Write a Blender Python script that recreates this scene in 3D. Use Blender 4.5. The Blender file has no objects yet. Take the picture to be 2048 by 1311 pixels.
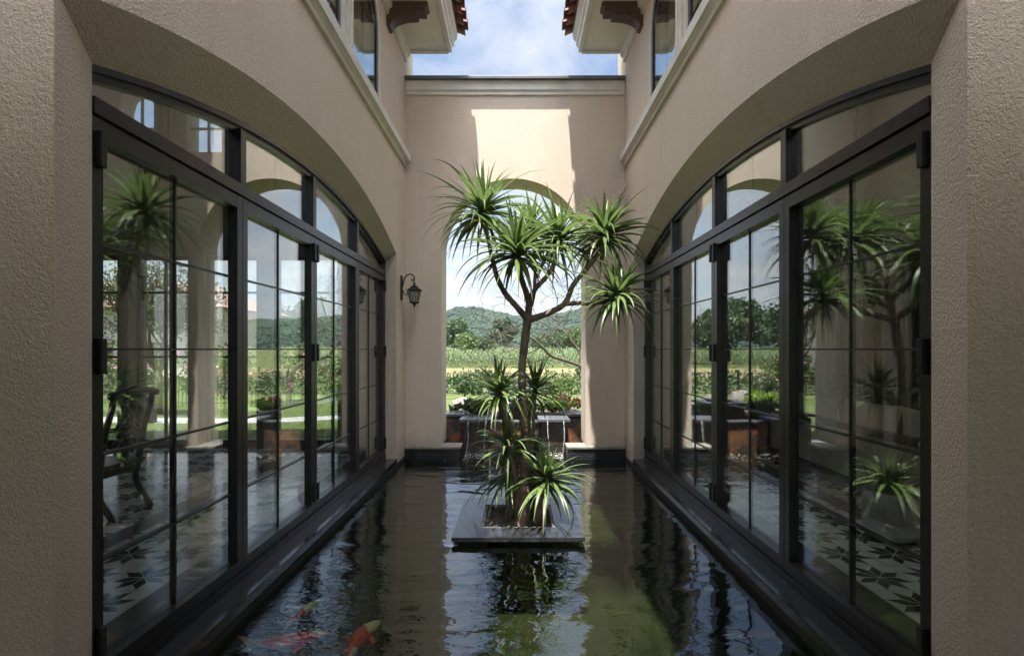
import bpy, bmesh, math, random
from mathutils import Vector, Matrix, noise as mnoise

R = random.Random(7)
sc = bpy.context.scene
COL = sc.collection
F, VX, VY, H = 1024.0, 1033.0, 698.0, 1.45      # focal length in photo pixels, vanishing point, eye height over the coping
XC = -0.02                                       # axis of the courtyard
W, A = 1.57, 1.743                               # half widths: wall face, door plane
D = 7.34                                         # face of the arch wall
WZ = -0.115                                      # water level

def P(px, py, Y):
    return Vector(((px - VX) * Y / F, Y, H - (py - VY) * Y / F))

# ------------------------------------------------------------------ materials
def new_mat(name):
    m = bpy.data.materials.new(name); m.use_nodes = True
    nt = m.node_tree
    for n in list(nt.nodes): nt.nodes.remove(n)
    return m, nt

def N(nt, typ, ins=None, **props):
    n = nt.nodes.new(typ)
    for k, v in props.items(): setattr(n, k, v)
    for k, v in (ins or {}).items():
        s = n.inputs[k]
        if isinstance(v, bpy.types.NodeSocket): nt.links.new(v, s)
        else: s.default_value = v
    return n

def math_n(nt, op, a, b=0.0, c=0.0):
    n = nt.nodes.new('ShaderNodeMath'); n.operation = op
    for i, v in enumerate((a, b, c)):
        if isinstance(v, bpy.types.NodeSocket): nt.links.new(v, n.inputs[i])
        else: n.inputs[i].default_value = v
    return n.outputs[0]

def mixc(nt, fac, a, b):
    n = nt.nodes.new('ShaderNodeMix'); n.data_type = 'RGBA'
    for i, v in ((0, fac), (6, a), (7, b)):
        s = n.inputs[i]
        if isinstance(v, bpy.types.NodeSocket): nt.links.new(v, s)
        else: s.default_value = v if i == 0 else tuple(v) + ((1,) if len(v) == 3 else ())
    return n.outputs[2]

def ramp(nt, fac, p0, p1):
    n = nt.nodes.new('ShaderNodeMapRange'); n.clamp = True
    nt.links.new(fac, n.inputs[0])
    n.inputs[1].default_value = p0; n.inputs[2].default_value = p1
    return n.outputs[0]

def coords(nt, scale=(1, 1, 1)):
    tc = N(nt, 'ShaderNodeTexCoord')
    mp = N(nt, 'ShaderNodeMapping', {'Vector': tc.outputs['Object'], 'Scale': scale})
    return mp.outputs[0]

def noise(nt, vec, scale, detail=3, rough=0.55, dist=0.0):
    n = N(nt, 'ShaderNodeTexNoise', {'Vector': vec, 'Scale': scale, 'Detail': detail, 'Roughness': rough, 'Distortion': dist})
    return n.outputs[0]

def M(name, c1, c2=None, rough=0.6, metal=0.0, vs=4.0, bump=0.0, bs=60.0, bd=0.005, stretch=(1, 1, 1), spec=0.5,
      lo=0.35, hi=0.65, rvar=0.0, trans=0.0, bdetail=3):
    m, nt = new_mat(name)
    co = coords(nt, stretch)
    p = N(nt, 'ShaderNodeBsdfPrincipled', {'Roughness': rough, 'Metallic': metal, 'Specular IOR Level': spec})
    if c2 is None: c2 = tuple(min(1, c * 0.8) for c in c1)
    n1 = noise(nt, co, vs, 5, 0.6)
    nt.links.new(mixc(nt, ramp(nt, n1, lo, hi), c1, c2), p.inputs['Base Color'])
    if rvar:
        nt.links.new(math_n(nt, 'MULTIPLY_ADD', n1, rvar, rough - rvar / 2), p.inputs['Roughness'])
    if bump:
        b = N(nt, 'ShaderNodeBump', {'Strength': bump, 'Distance': bd, 'Height': noise(nt, co, bs, bdetail, 0.6)})
        nt.links.new(b.outputs[0], p.inputs['Normal'])
    out = N(nt, 'ShaderNodeOutputMaterial')
    if trans:
        t = N(nt, 'ShaderNodeBsdfTranslucent')
        nt.links.new(mixc(nt, ramp(nt, n1, lo, hi), tuple(x * 1.25 for x in c1), tuple(x * 1.25 for x in c2)), t.inputs[0])
        mx = N(nt, 'ShaderNodeMixShader', {0: trans, 1: p.outputs[0], 2: t.outputs[0]})
        nt.links.new(mx.outputs[0], out.inputs[0])
    else:
        nt.links.new(p.outputs[0], out.inputs[0])
    return m

def fresnel(nt, ior, normal=None):
    g = N(nt, 'ShaderNodeNewGeometry')
    i = math_n(nt, 'MULTIPLY_ADD', g.outputs['Backfacing'], 1.0 / ior - ior, ior)
    f = N(nt, 'ShaderNodeFresnel', {'IOR': i})
    if normal is not None: nt.links.new(normal, f.inputs['Normal'])
    return f.outputs[0]

def glass_mat(name, tint, ior):
    m, nt = new_mat(name)
    t = N(nt, 'ShaderNodeBsdfTransparent', {0: tint + (1,)})
    co = coords(nt)
    b = N(nt, 'ShaderNodeBump', {'Strength': 0.25, 'Distance': 0.004, 'Height': noise(nt, co, 1.6, 2, 0.5)})
    g = N(nt, 'ShaderNodeBsdfGlossy', {'Roughness': 0.0, 'Color': (0.93, 0.97, 0.96, 1), 'Normal': b.outputs[0]})
    mx = N(nt, 'ShaderNodeMixShader', {0: math_n(nt, 'SUBTRACT', 1.0, math_n(nt, 'POWER', math_n(nt, 'SUBTRACT', 1.0, fresnel(nt, ior)), 2.0)), 1: t.outputs[0], 2: g.outputs[0]})
    dst = noise(nt, coords(nt, (1, 1, 0.4)), 5.0, 6, 0.7)
    df = N(nt, 'ShaderNodeBsdfDiffuse', {0: (0.6, 0.58, 0.54, 1)})
    mx = N(nt, 'ShaderNodeMixShader', {0: math_n(nt, 'MULTIPLY', ramp(nt, dst, 0.45, 0.8), 0.035), 1: mx.outputs[0], 2: df.outputs[0]})
    o = N(nt, 'ShaderNodeOutputMaterial', {0: mx.outputs[0]})
    return m

def stucco_mat(name, c1, c2):
    m, nt = new_mat(name)
    co = coords(nt)
    big = noise(nt, co, 0.9, 4, 0.6)
    fine = noise(nt, co, 75, 3, 0.65)
    streak = noise(nt, coords(nt, (3.0, 3.0, 0.25)), 1.6, 4, 0.6)
    f = math_n(nt, 'ADD', math_n(nt, 'MULTIPLY', big, 0.6), math_n(nt, 'MULTIPLY', streak, 0.4))
    c = mixc(nt, ramp(nt, f, 0.35, 0.65), c1, c2)
    c = mixc(nt, math_n(nt, 'MULTIPLY', ramp(nt, fine, 0.62, 0.3), 0.35), c, tuple(x * 0.66 for x in c2))
    run = noise(nt, coords(nt, (7.0, 7.0, 0.35)), 1.3, 5, 0.65)
    c = mixc(nt, math_n(nt, 'MULTIPLY', ramp(nt, run, 0.56, 0.74), 0.22), c, (0.44, 0.37, 0.29))
    patch = noise(nt, co, 2.6, 3, 0.5)
    c = mixc(nt, math_n(nt, 'MULTIPLY', ramp(nt, patch, 0.58, 0.70), 0.14), c, (0.80, 0.71, 0.60))
    sz = N(nt, 'ShaderNodeSeparateXYZ', {0: N(nt, 'ShaderNodeNewGeometry').outputs['Position']}).outputs[2]
    damp = ramp(nt, math_n(nt, 'MULTIPLY_ADD', noise(nt, co, 5, 4), -0.35, sz), 0.10, -0.12)
    c = mixc(nt, math_n(nt, 'MULTIPLY', damp, 0.45), c, (0.30, 0.26, 0.20))
    v = N(nt, 'ShaderNodeTexVoronoi', {'Vector': co, 'Scale': 120.0})
    h = math_n(nt, 'ADD', math_n(nt, 'MULTIPLY', fine, 1.0), math_n(nt, 'MULTIPLY', v.outputs[0], -0.25))
    b = N(nt, 'ShaderNodeBump', {'Strength': 1.0, 'Distance': 0.009, 'Height': h})
    p = N(nt, 'ShaderNodeBsdfPrincipled', {'Roughness': 0.85, 'Base Color': c, 'Normal': b.outputs[0], 'Specular IOR Level': 0.2})
    N(nt, 'ShaderNodeOutputMaterial', {0: p.outputs[0]})
    return m

def tile_mat(name):
    """cement tiles, one eight pointed star of rhombi per 0.36 m tile"""
    m, nt = new_mat(name)
    tc = N(nt, 'ShaderNodeTexCoord')
    sx = N(nt, 'ShaderNodeSeparateXYZ', {0: tc.outputs['Object']})
    pit = 0.36
    u = math_n(nt, 'SUBTRACT', math_n(nt, 'FLOORED_MODULO', math_n(nt, 'ADD', sx.outputs[0], 100 * pit + 0.01), pit), pit / 2)
    v = math_n(nt, 'SUBTRACT', math_n(nt, 'FLOORED_MODULO', math_n(nt, 'ADD', sx.outputs[1], 100 * pit + 0.14), pit), pit / 2)
    r = math_n(nt, 'SQRT', math_n(nt, 'ADD', math_n(nt, 'MULTIPLY', u, u), math_n(nt, 'MULTIPLY', v, v)))
    th = math_n(nt, 'ARCTAN2', v, u)
    q8 = math.pi / 4
    tf = math_n(nt, 'SUBTRACT', math_n(nt, 'FLOORED_MODULO', math_n(nt, 'ADD', th, 2 * math.pi), q8), q8 / 2)
    p = math_n(nt, 'MULTIPLY', r, math_n(nt, 'COSINE', tf))
    q = math_n(nt, 'ABSOLUTE', math_n(nt, 'MULTIPLY', r, math_n(nt, 'SINE', tf)))
    lim = math_n(nt, 'MULTIPLY', math_n(nt, 'MINIMUM', p, math_n(nt, 'SUBTRACT', 0.19, p)), 0.40)
    dark = math_n(nt, 'LESS_THAN', q, math_n(nt, 'SUBTRACT', lim, 0.003))
    edge = math_n(nt, 'GREATER_THAN', math_n(nt, 'MAXIMUM', math_n(nt, 'ABSOLUTE', u), math_n(nt, 'ABSOLUTE', v)), pit / 2 - 0.002)
    nz = noise(nt, tc.outputs['Object'], 6, 4)
    light = mixc(nt, ramp(nt, nz, 0.3, 0.7), (0.78, 0.79, 0.77), (0.68, 0.69, 0.67))
    dk = mixc(nt, ramp(nt, nz, 0.3, 0.7), (0.045, 0.048, 0.05), (0.03, 0.032, 0.035))
    c = mixc(nt, dark, light, dk)
    c = mixc(nt, edge, c, (0.2, 0.2, 0.2))
    b = N(nt, 'ShaderNodeBump', {'Strength': 0.3, 'Distance': 0.003, 'Height': noise(nt, tc.outputs['Object'], 9, 2)})
    bs = N(nt, 'ShaderNodeBsdfPrincipled', {'Base Color': c, 'Roughness': 0.13, 'IOR': 1.8, 'Normal': b.outputs[0]})
    N(nt, 'ShaderNodeOutputMaterial', {0: bs.outputs[0]})
    return m

MT = {}
MT['stucco'] = stucco_mat('stucco', (0.72, 0.605, 0.495), (0.66, 0.555, 0.45))
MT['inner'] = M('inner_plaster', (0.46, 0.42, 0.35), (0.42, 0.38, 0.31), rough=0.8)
MT['mullion'] = M('brown_plaster', (0.20, 0.18, 0.15), (0.17, 0.15, 0.125), rough=0.8)
MT['basinwall'] = M('basin_wall', (0.012, 0.013, 0.011), (0.007, 0.008, 0.007), rough=0.9, vs=5)
MT['trim'] = M('trim_stone', (0.68, 0.655, 0.60), (0.58, 0.555, 0.50), rough=0.75, bump=0.3, bs=80)
MT['soffit'] = M('soffit_paint', (0.74, 0.72, 0.58), (0.68, 0.66, 0.53), rough=0.8, bump=0.2, bs=60)
MT['cap'] = M('cap_slate', (0.13, 0.14, 0.15), (0.09, 0.10, 0.11), rough=0.5)
MT['frame'] = M('bronze_frame', (0.022, 0.020, 0.020), (0.016, 0.015, 0.015), rough=0.32, metal=0.3, vs=9, bump=0.05, bs=200)
MT['hinge'] = M('black_hinge', (0.012, 0.012, 0.013), rough=0.45, metal=0.3)
MT['muntin'] = M('muntin_bar', (0.012, 0.012, 0.012), rough=0.4)
MT['glass'] = glass_mat('window_glass', (0.97, 0.985, 0.975), 1.62)
MT['granite'] = M('black_granite', (0.020, 0.021, 0.024), (0.05, 0.05, 0.056), rough=0.13, vs=38, bump=0.12, bs=26, bd=0.004, lo=0.45, hi=0.8, rvar=0.12)
MT['slab'] = M('planter_slab', (0.011, 0.012, 0.013), (0.03, 0.031, 0.033), rough=0.14, vs=14, bump=0.35, bs=16, rvar=0.15)
MT['slate'] = M('wet_slate', (0.12, 0.127, 0.135), (0.075, 0.08, 0.085), rough=0.22, vs=7, bump=0.4, bs=30, rvar=0.2)
MT['darkstone'] = M('dark_wet_stone', (0.018, 0.018, 0.018), (0.07, 0.042, 0.028), rough=0.3, vs=9, bump=0.6, bs=25, bd=0.01)
MT['ruststone'] = M('rust_stone', (0.045, 0.04, 0.037), (0.24, 0.10, 0.045), rough=0.42, lo=0.42, hi=0.62, vs=4, bump=0.6, bs=22, bd=0.012)
MT['ledge'] = M('ledge_stone', (0.27, 0.25, 0.215), (0.18, 0.165, 0.14), rough=0.6, vs=8, bump=0.3, bs=60)
MT['tile'] = tile_mat('star_tile')
MT['border'] = M('floor_border', (0.075, 0.08, 0.085), (0.06, 0.065, 0.07), rough=0.18, vs=6)
MT['rooftile'] = M('clay_tile', (0.20, 0.075, 0.05), (0.12, 0.05, 0.04), rough=0.7, vs=6, bump=0.4, bs=40)
MT['bracket'] = M('brown_timber', (0.07, 0.042, 0.032), (0.05, 0.03, 0.024), rough=0.55, vs=8, stretch=(1, 1, 5))
MT['iron'] = M('black_iron', (0.014, 0.015, 0.015), (0.022, 0.022, 0.02), rough=0.5, metal=0.4, vs=40, bump=0.2, bs=120)
MT['lampglass'] = glass_mat('lantern_glass', (0.75, 0.78, 0.72), 1.5)
MT['soil'] = M('gravel_soil', (0.05, 0.042, 0.034), (0.14, 0.12, 0.10), rough=0.95, vs=60, bump=1.0, bs=70, bd=0.02)
MT['bark'] = M('dracaena_bark', (0.30, 0.215, 0.155), (0.13, 0.09, 0.065), rough=0.85, vs=13, bump=1.0, bs=34, bd=0.014, stretch=(1, 1, 0.55))
MT['darkbark'] = M('grey_bark', (0.12, 0.095, 0.075), (0.06, 0.048, 0.038), rough=0.9, vs=10)
MT['leaf'] = M('dracaena_leaf', (0.15, 0.215, 0.065), (0.085, 0.135, 0.045), rough=0.36, vs=3.5, trans=0.3, spec=0.5)
MT['leafold'] = M('dracaena_old_leaf', (0.07, 0.10, 0.035), (0.13, 0.12, 0.06), rough=0.4, vs=2.5, trans=0.2)
def foliage(name, c1, c2, vs=1.5): 
    MT[name] = M(name, c1, c2, rough=0.6, vs=vs, trans=0.25)
foliage('fol_dark', (0.045, 0.085, 0.025), (0.028, 0.055, 0.016))
foliage('fol_mid', (0.062, 0.10, 0.028), (0.036, 0.065, 0.018))
foliage('fol_light', (0.11, 0.16, 0.038), (0.065, 0.11, 0.026))
foliage('fol_lime', (0.20, 0.30, 0.03), (0.11, 0.20, 0.025), 9)
foliage('fol_corn', (0.065, 0.115, 0.034), (0.11, 0.14, 0.05), 0.25)
MT['fol_far'] = M('fol_far', (0.045, 0.068, 0.040), (0.026, 0.046, 0.029), rough=0.95, spec=0.1, vs=0.07, bump=1.0, bs=0.9, bd=.8)
foliage('fol_red', (0.16, 0.05, 0.045), (0.10, 0.06, 0.03), 9)
foliage('petal', (0.60, 0.17, 0.30), (0.5, 0.28, 0.36), 9)
foliage('grass', (0.105, 0.14, 0.042), (0.075, 0.105, 0.03), 2.0)
MT['rock'] = M('pale_rock', (0.20, 0.175, 0.145), (0.125, 0.11, 0.095), rough=0.9, vs=5, bump=0.8, bs=12, bd=0.03)
MT['path'] = M('pale_paving', (0.36, 0.355, 0.34), (0.28, 0.275, 0.26), rough=0.8, vs=3)
MT['wood'] = M('dark_wood', (0.022, 0.014, 0.010), (0.014, 0.009, 0.007), rough=0.3, vs=9, stretch=(1, 1, 0.3))
MT['linen'] = M('linen', (0.56, 0.51, 0.41), (0.48, 0.43, 0.34), rough=0.9, vs=6, bump=0.5, bs=160, bd=0.002)
MT['curtain'] = M('curtain_cloth', (0.13, 0.12, 0.10), (0.10, 0.092, 0.078), rough=0.9, vs=3)
MT['pot'] = M('pot_glaze', (0.40, 0.40, 0.38), (0.33, 0.33, 0.31), rough=0.35)
MT['housewall'] = M('far_house_wall', (0.6, 0.58, 0.54), (0.5, 0.48, 0.44), rough=0.85)
MT['redroof'] = M('far_red_roof', (0.30, 0.19, 0.155), (0.23, 0.15, 0.12), rough=0.8, vs=1.0)
MT['bronze'] = M('fence_paint', (0.04, 0.045, 0.042), rough=0.5)
MT['cushion'] = M('cushion_cloth', (0.74, 0.69, 0.58), (0.66, 0.61, 0.51), rough=0.9, vs=5, bump=0.4, bs=200, bd=0.002)

def koi_mat(name, seed):
    m, nt = new_mat(name)
    tc = N(nt, 'ShaderNodeTexCoord')
    mp = N(nt, 'ShaderNodeMapping', {'Vector': tc.outputs['Object'], 'Location': (seed, 0, 0)})
    f = ramp(nt, noise(nt, mp.outputs[0], 8, 1, 0.3), 0.53, 0.56)
    c = mixc(nt, f, (0.75, 0.07, 0.015), (0.8, 0.72, 0.58))
    p = N(nt, 'ShaderNodeBsdfPrincipled', {'Base Color': c, 'Roughness': 0.3})
    N(nt, 'ShaderNodeOutputMaterial', {0: p.outputs[0]})
    return m

def water_mat():
    m, nt = new_mat('pond_water')
    tc = N(nt, 'ShaderNodeTexCoord')
    o = tc.outputs['Object']
    def mp(s, r=0.0, l=(0, 0, 0)):
        return N(nt, 'ShaderNodeMapping', {'Vector': o, 'Scale': s, 'Rotation': (0, 0, r), 'Location': l}).outputs[0]
    big = noise(nt, mp((1.3, 3.0, 1), 0.25), 1.5, 1, 0.4, 0.6)
    mid = noise(nt, mp((2.6, 5.2, 1), -0.2), 2.2, 2, 0.5, 0.8)
    fine = noise(nt, mp((5, 11, 1), 0.15), 3.2, 2, 0.5, 0.5)
    sp = N(nt, 'ShaderNodeSeparateXYZ', {0: o})
    # rougher water on the near left and under the spouts at the far end
    left = math_n(nt, 'MULTIPLY', ramp(nt, sp.outputs[0], -0.55, -1.15), ramp(nt, sp.outputs[1], 4.6, 3.2))
    far = ramp(nt, sp.outputs[1], 5.6, 7.4)
    amp = math_n(nt, 'ADD', math_n(nt, 'MULTIPLY', left, 1.5), math_n(nt, 'MULTIPLY', far, 1.3))
    h = math_n(nt, 'MULTIPLY', big, 1.25)
    h = math_n(nt, 'ADD', h, math_n(nt, 'MULTIPLY', mid, 0.24))
    h = math_n(nt, 'ADD', h, math_n(nt, 'MULTIPLY', fine, math_n(nt, 'MULTIPLY_ADD', amp, 0.30, 0.012)))
    b = N(nt, 'ShaderNodeBump', {'Strength': 1.0, 'Distance': 0.010, 'Height': h})
    t = N(nt, 'ShaderNodeBsdfTransparent', {0: (0.52, 0.58, 0.42, 1)})
    g = N(nt, 'ShaderNodeBsdfGlossy', {'Roughness': 0.0, 'Color': (0.96, 0.98, 1, 1), 'Normal': b.outputs[0]})
    mx = N(nt, 'ShaderNodeMixShader', {0: fresnel(nt, 2.3, b.outputs[0]), 1: t.outputs[0], 2: g.outputs[0]})
    N(nt, 'ShaderNodeOutputMaterial', {0: mx.outputs[0]})
    return m
MT['water'] = water_mat()
MT['poolfloor'] = M('mossy_pool_floor', (0.034, 0.037, 0.012), (0.011, 0.014, 0.005), rough=0.9, vs=2.2, bump=0.6, bs=18, bd=0.03)
def stream_mat():
    m, nt = new_mat('falling_water')
    t = N(nt, 'ShaderNodeBsdfTransparent', {0: (0.95, 0.97, 0.97, 1)})
    p = N(nt, 'ShaderNodeBsdfPrincipled', {'Base Color': (0.8, 0.83, 0.85, 1), 'Roughness': 0.08})
    f = ramp(nt, noise(nt, coords(nt, (30, 30, 3)), 3, 2), 0.35, 0.7)
    mx = N(nt, 'ShaderNodeMixShader', {0: math_n(nt, 'MULTIPLY_ADD', f, 0.6, 0.1), 1: t.outputs[0], 2: p.outputs[0]})
    N(nt, 'ShaderNodeOutputMaterial', {0: mx.outputs[0]})
    return m
MT['stream'] = stream_mat()
MT['foam'] = M('foam', (0.8, 0.82, 0.82), rough=0.3)

def ground_mat():
    m, nt = new_mat('ground_cover')
    tc = N(nt, 'ShaderNodeTexCoord'); o = tc.outputs['Object']
    sp = N(nt, 'ShaderNodeSeparateXYZ', {0: o}); y = sp.outputs[1]
    n1 = noise(nt, o, 0.8, 6, 0.65); n2 = noise(nt, o, 14, 4, 0.6)
    g = mixc(nt, ramp(nt, n2, 0.35, 0.65), (0.105, 0.135, 0.042), (0.07, 0.10, 0.03))
    scrub = mixc(nt, ramp(nt, n1, 0.35, 0.65), (0.065, 0.095, 0.03), (0.12, 0.125, 0.05))
    dry = mixc(nt, ramp(nt, n1, 0.3, 0.7), (0.19, 0.15, 0.08), (0.15, 0.135, 0.06))
    wob = math_n(nt, 'MULTIPLY_ADD', noise(nt, o, 0.12, 4), 13.0, math_n(nt, 'SUBTRACT', y, 3.5))
    c = mixc(nt, ramp(nt, wob, 23, 25), g, scrub)
    c = mixc(nt, ramp(nt, wob, 34, 38), c, dry)
    c = mixc(nt, ramp(nt, wob, 56, 60), c, scrub)
    b = N(nt, 'ShaderNodeBump', {'Strength': 0.8, 'Distance': 0.03, 'Height': n2})
    p = N(nt, 'ShaderNodeBsdfPrincipled', {'Base Color': c, 'Roughness': 0.9, 'Normal': b.outputs[0], 'Specular IOR Level': 0.15})
    N(nt, 'ShaderNodeOutputMaterial', {0: p.outputs[0]})
    return m
MT['ground'] = ground_mat()
MT['hill'] = M('wooded_hill', (0.035, 0.055, 0.032), (0.022, 0.04, 0.024), rough=0.95, vs=0.035, bump=1.0, bs=0.08, bd=6.0, spec=0.05)

# ------------------------------------------------------------------ mesh builder
def wloc(o):
    v = Vector((0, 0, 0))
    while o is not None:
        v += Vector(o.location); o = o.parent
    return v

class MB:
    def __init__(s): s.v = []; s.f = []; s.mi = []; s.cur = 0
    def add(s, vs, fs):
        b = len(s.v); s.v += [tuple(v) for v in vs]; s.f += [tuple(b + i for i in f) for f in fs]
        s.mi += [s.cur] * len(fs); return s
    def quad(s, a, b, c, d): return s.add([a, b, c, d], [(0, 1, 2, 3)])
    def box(s, x0, x1, y0, y1, z0, z1):
        x0, x1 = min(x0, x1), max(x0, x1); y0, y1 = min(y0, y1), max(y0, y1)
        vs = [(x, y, z) for x in (x0, x1) for y in (y0, y1) for z in (z0, z1)]
        return s.add(vs, [(0, 1, 3, 2), (4, 6, 7, 5), (0, 4, 5, 1), (2, 3, 7, 6), (0, 2, 6, 4), (1, 5, 7, 3)])
    def bevbox(s, x0, x1, y0, y1, z0, z1, r=0.01):
        bm = bmesh.new(); bmesh.ops.create_cube(bm, size=1)
        for v in bm.verts:
            v.co = Vector(((x0 + x1) / 2 + v.co.x * (x1 - x0), (y0 + y1) / 2 + v.co.y * (y1 - y0), (z0 + z1) / 2 + v.co.z * (z1 - z0)))
        bmesh.ops.bevel(bm, geom=bm.edges[:], offset=r, segments=2, affect='EDGES', profile=0.5)
        bm.verts.index_update()
        s.add([v.co for v in bm.verts], [[v.index for v in f.verts] for f in bm.faces]); bm.free(); return s
    def tube(s, pts, rad, n=8, cap=True):
        pts = [Vector(p) for p in pts]
        if not isinstance(rad, (list, tuple)): rad = [rad] * len(pts)
        ref = Vector((0.31, 0.95, 0.05)); vs = []; prev = None
        for i, p in enumerate(pts):
            d = (pts[min(i + 1, len(pts) - 1)] - pts[max(i - 1, 0)])
            d = d.normalized() if d.length > 1e-9 else Vector((0, 0, 1))
            if prev is None:
                u = d.cross(ref)
                if u.length < 1e-3: u = d.cross(Vector((1, 0, 0)))
            else:
                u = prev - d * prev.dot(d)
            u.normalize(); prev = u; w = d.cross(u)
            for k in range(n):
                a = 2 * math.pi * k / n
                vs.append(p + (u * math.cos(a) + w * math.sin(a)) * rad[i])
        fs = []
        for i in range(len(pts) - 1):
            for k in range(n):
                fs.append((i * n + k, i * n + (k + 1) % n, (i + 1) * n + (k + 1) % n, (i + 1) * n + k))
        if cap:
            fs.append(tuple(range(n - 1, -1, -1))); fs.append(tuple((len(pts) - 1) * n + k for k in range(n)))
        return s.add(vs, fs)
    def lathe(s, c, prof, n=20, squash=(1, 1)):
        vs = []; m = len(prof)
        for r, z in prof:
            for k in range(n):
                a = 2 * math.pi * k / n
                vs.append((c[0] + r * math.cos(a) * squash[0], c[1] + r * math.sin(a) * squash[1], c[2] + z))
        fs = [(i * n + k, i * n + (k + 1) % n, (i + 1) * n + (k + 1) % n, (i + 1) * n + k) for i in range(m - 1) for k in range(n)]
        fs += [tuple(range(n - 1, -1, -1)), tuple((m - 1) * n + k for k in range(n))]
        return s.add(vs, fs)
    def prism(s, poly, axis, a, b):
        """poly: 2D outline in the two other axes (in order), extruded along axis from a to b"""
        def mk(p, t):
            return {'x': (t, p[0], p[1]), 'y': (p[0], t, p[1]), 'z': (p[0], p[1], t)}[axis]
        n = len(poly)
        vs = [mk(p, a) for p in poly] + [mk(p, b) for p in poly]
        fs = [tuple(range(n - 1, -1, -1)), tuple(range(n, 2 * n))] + [(i, (i + 1) % n, n + (i + 1) % n, n + i) for i in range(n)]
        return s.add(vs, fs)
    def leaf_quad(s, c, size, rng, asp=0.55):
        d = Vector((rng.gauss(0, 1), rng.gauss(0, 1), rng.gauss(0, 1) * 0.7)).normalized()
        u = d.orthogonal().normalized(); u.rotate(Matrix.Rotation(rng.uniform(0, 6.28), 3, d)); w = d.cross(u)
        l = size * rng.uniform(0.6, 1.25); k = l * asp
        s.add([c - u * l, c + w * k + d * l * .15, c + u * l, c - w * k + d * l * .15], [(0, 1, 2, 3)]); return s
    def build(s, name, mat, parent=None, smooth=False, recalc=False, loc=None):
        me = bpy.data.meshes.new(name)
        org = wloc(parent) if parent is not None else Vector(loc or (0, 0, 0))
        me.from_pydata([(v[0] - org.x, v[1] - org.y, v[2] - org.z) for v in s.v], [], s.f)
        for m in (mat if isinstance(mat, (list, tuple)) else [mat]): me.materials.append(MT[m] if isinstance(m, str) else m)
        if any(s.mi): me.polygons.foreach_set('material_index', s.mi)
        if recalc:
            bm = bmesh.new(); bm.from_mesh(me); bmesh.ops.recalc_face_normals(bm, faces=bm.faces[:]); bm.to_mesh(me); bm.free()
        if smooth: me.polygons.foreach_set('use_smooth', [True] * len(me.polygons))
        me.update()
        o = bpy.data.objects.new(name, me); COL.objects.link(o)
        if parent is not None: o.parent = parent
        else: o.location = org
        return o

def thing(name, label, cat, loc=(0, 0, 0), group=None):
    o = bpy.data.objects.new(name, None); COL.objects.link(o); o.location = loc
    o.empty_display_size = 0.2
    o['label'] = label; o['category'] = cat
    if group: o['group'] = group
    return o
def tag(o, label, cat, group=None, kind=None):
    if label: o['label'] = label
    if cat: o['category'] = cat
    if group: o['group'] = group
    if kind: o['kind'] = kind
    return o
def struct(o): o['kind'] = 'structure'; return o

def smooth_path(pts, k=4):
    pts = [Vector(p) for p in pts]; out = []
    for i in range(len(pts) - 1):
        p0, p1, p2, p3 = pts[max(i - 1, 0)], pts[i], pts[i + 1], pts[min(i + 2, len(pts) - 1)]
        for j in range(k):
            t = j / k
            out.append(0.5 * ((2 * p1) + (p2 - p0) * t + (2 * p0 - 5 * p1 + 4 * p2 - p3) * t * t + (3 * p1 - p0 - 3 * p2 + p3) * t ** 3))
    out.append(pts[-1]); return out
def lerp_list(a, n):
    out = []
    for i in range(n):
        t = i / (n - 1) * (len(a) - 1); j = min(int(t), len(a) - 2); out.append(a[j] + (a[j + 1] - a[j]) * (t - j))
    return out

# ------------------------------------------------------------------ houses on both sides
def arc(y0, y1, zs, zc):
    half = (y1 - y0) / 2; rise = zc - zs; r = (half * half + rise * rise) / (2 * rise); c = (y0 + y1) / 2
    return lambda y: zc - (r - math.sqrt(max(0, r * r - (y - c) ** 2)))
FY0, FY1 = 1.76, 6.78
fz = arc(FY0, FY1, H + 1.26, H + 1.73)
RY0, RY1 = 2.10, 6.81
rz = arc(RY0, RY1, H + 1.17, H + 1.535)
YB = [2.05, 3.26, 4.414, 5.614, 6.81]
UW = [(3.66, 4.57), (4.89, 5.80)]                # upper windows
UZ, US = 4.22, 5.0                               # sill, springing
def uz(w, y):
    c = (w[0] + w[1]) / 2; r = (w[1] - w[0]) / 2
    return US + math.sqrt(max(0, r * r - (y - c) ** 2))
TOPZ, SOFZ = 5.95, 5.70

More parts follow.
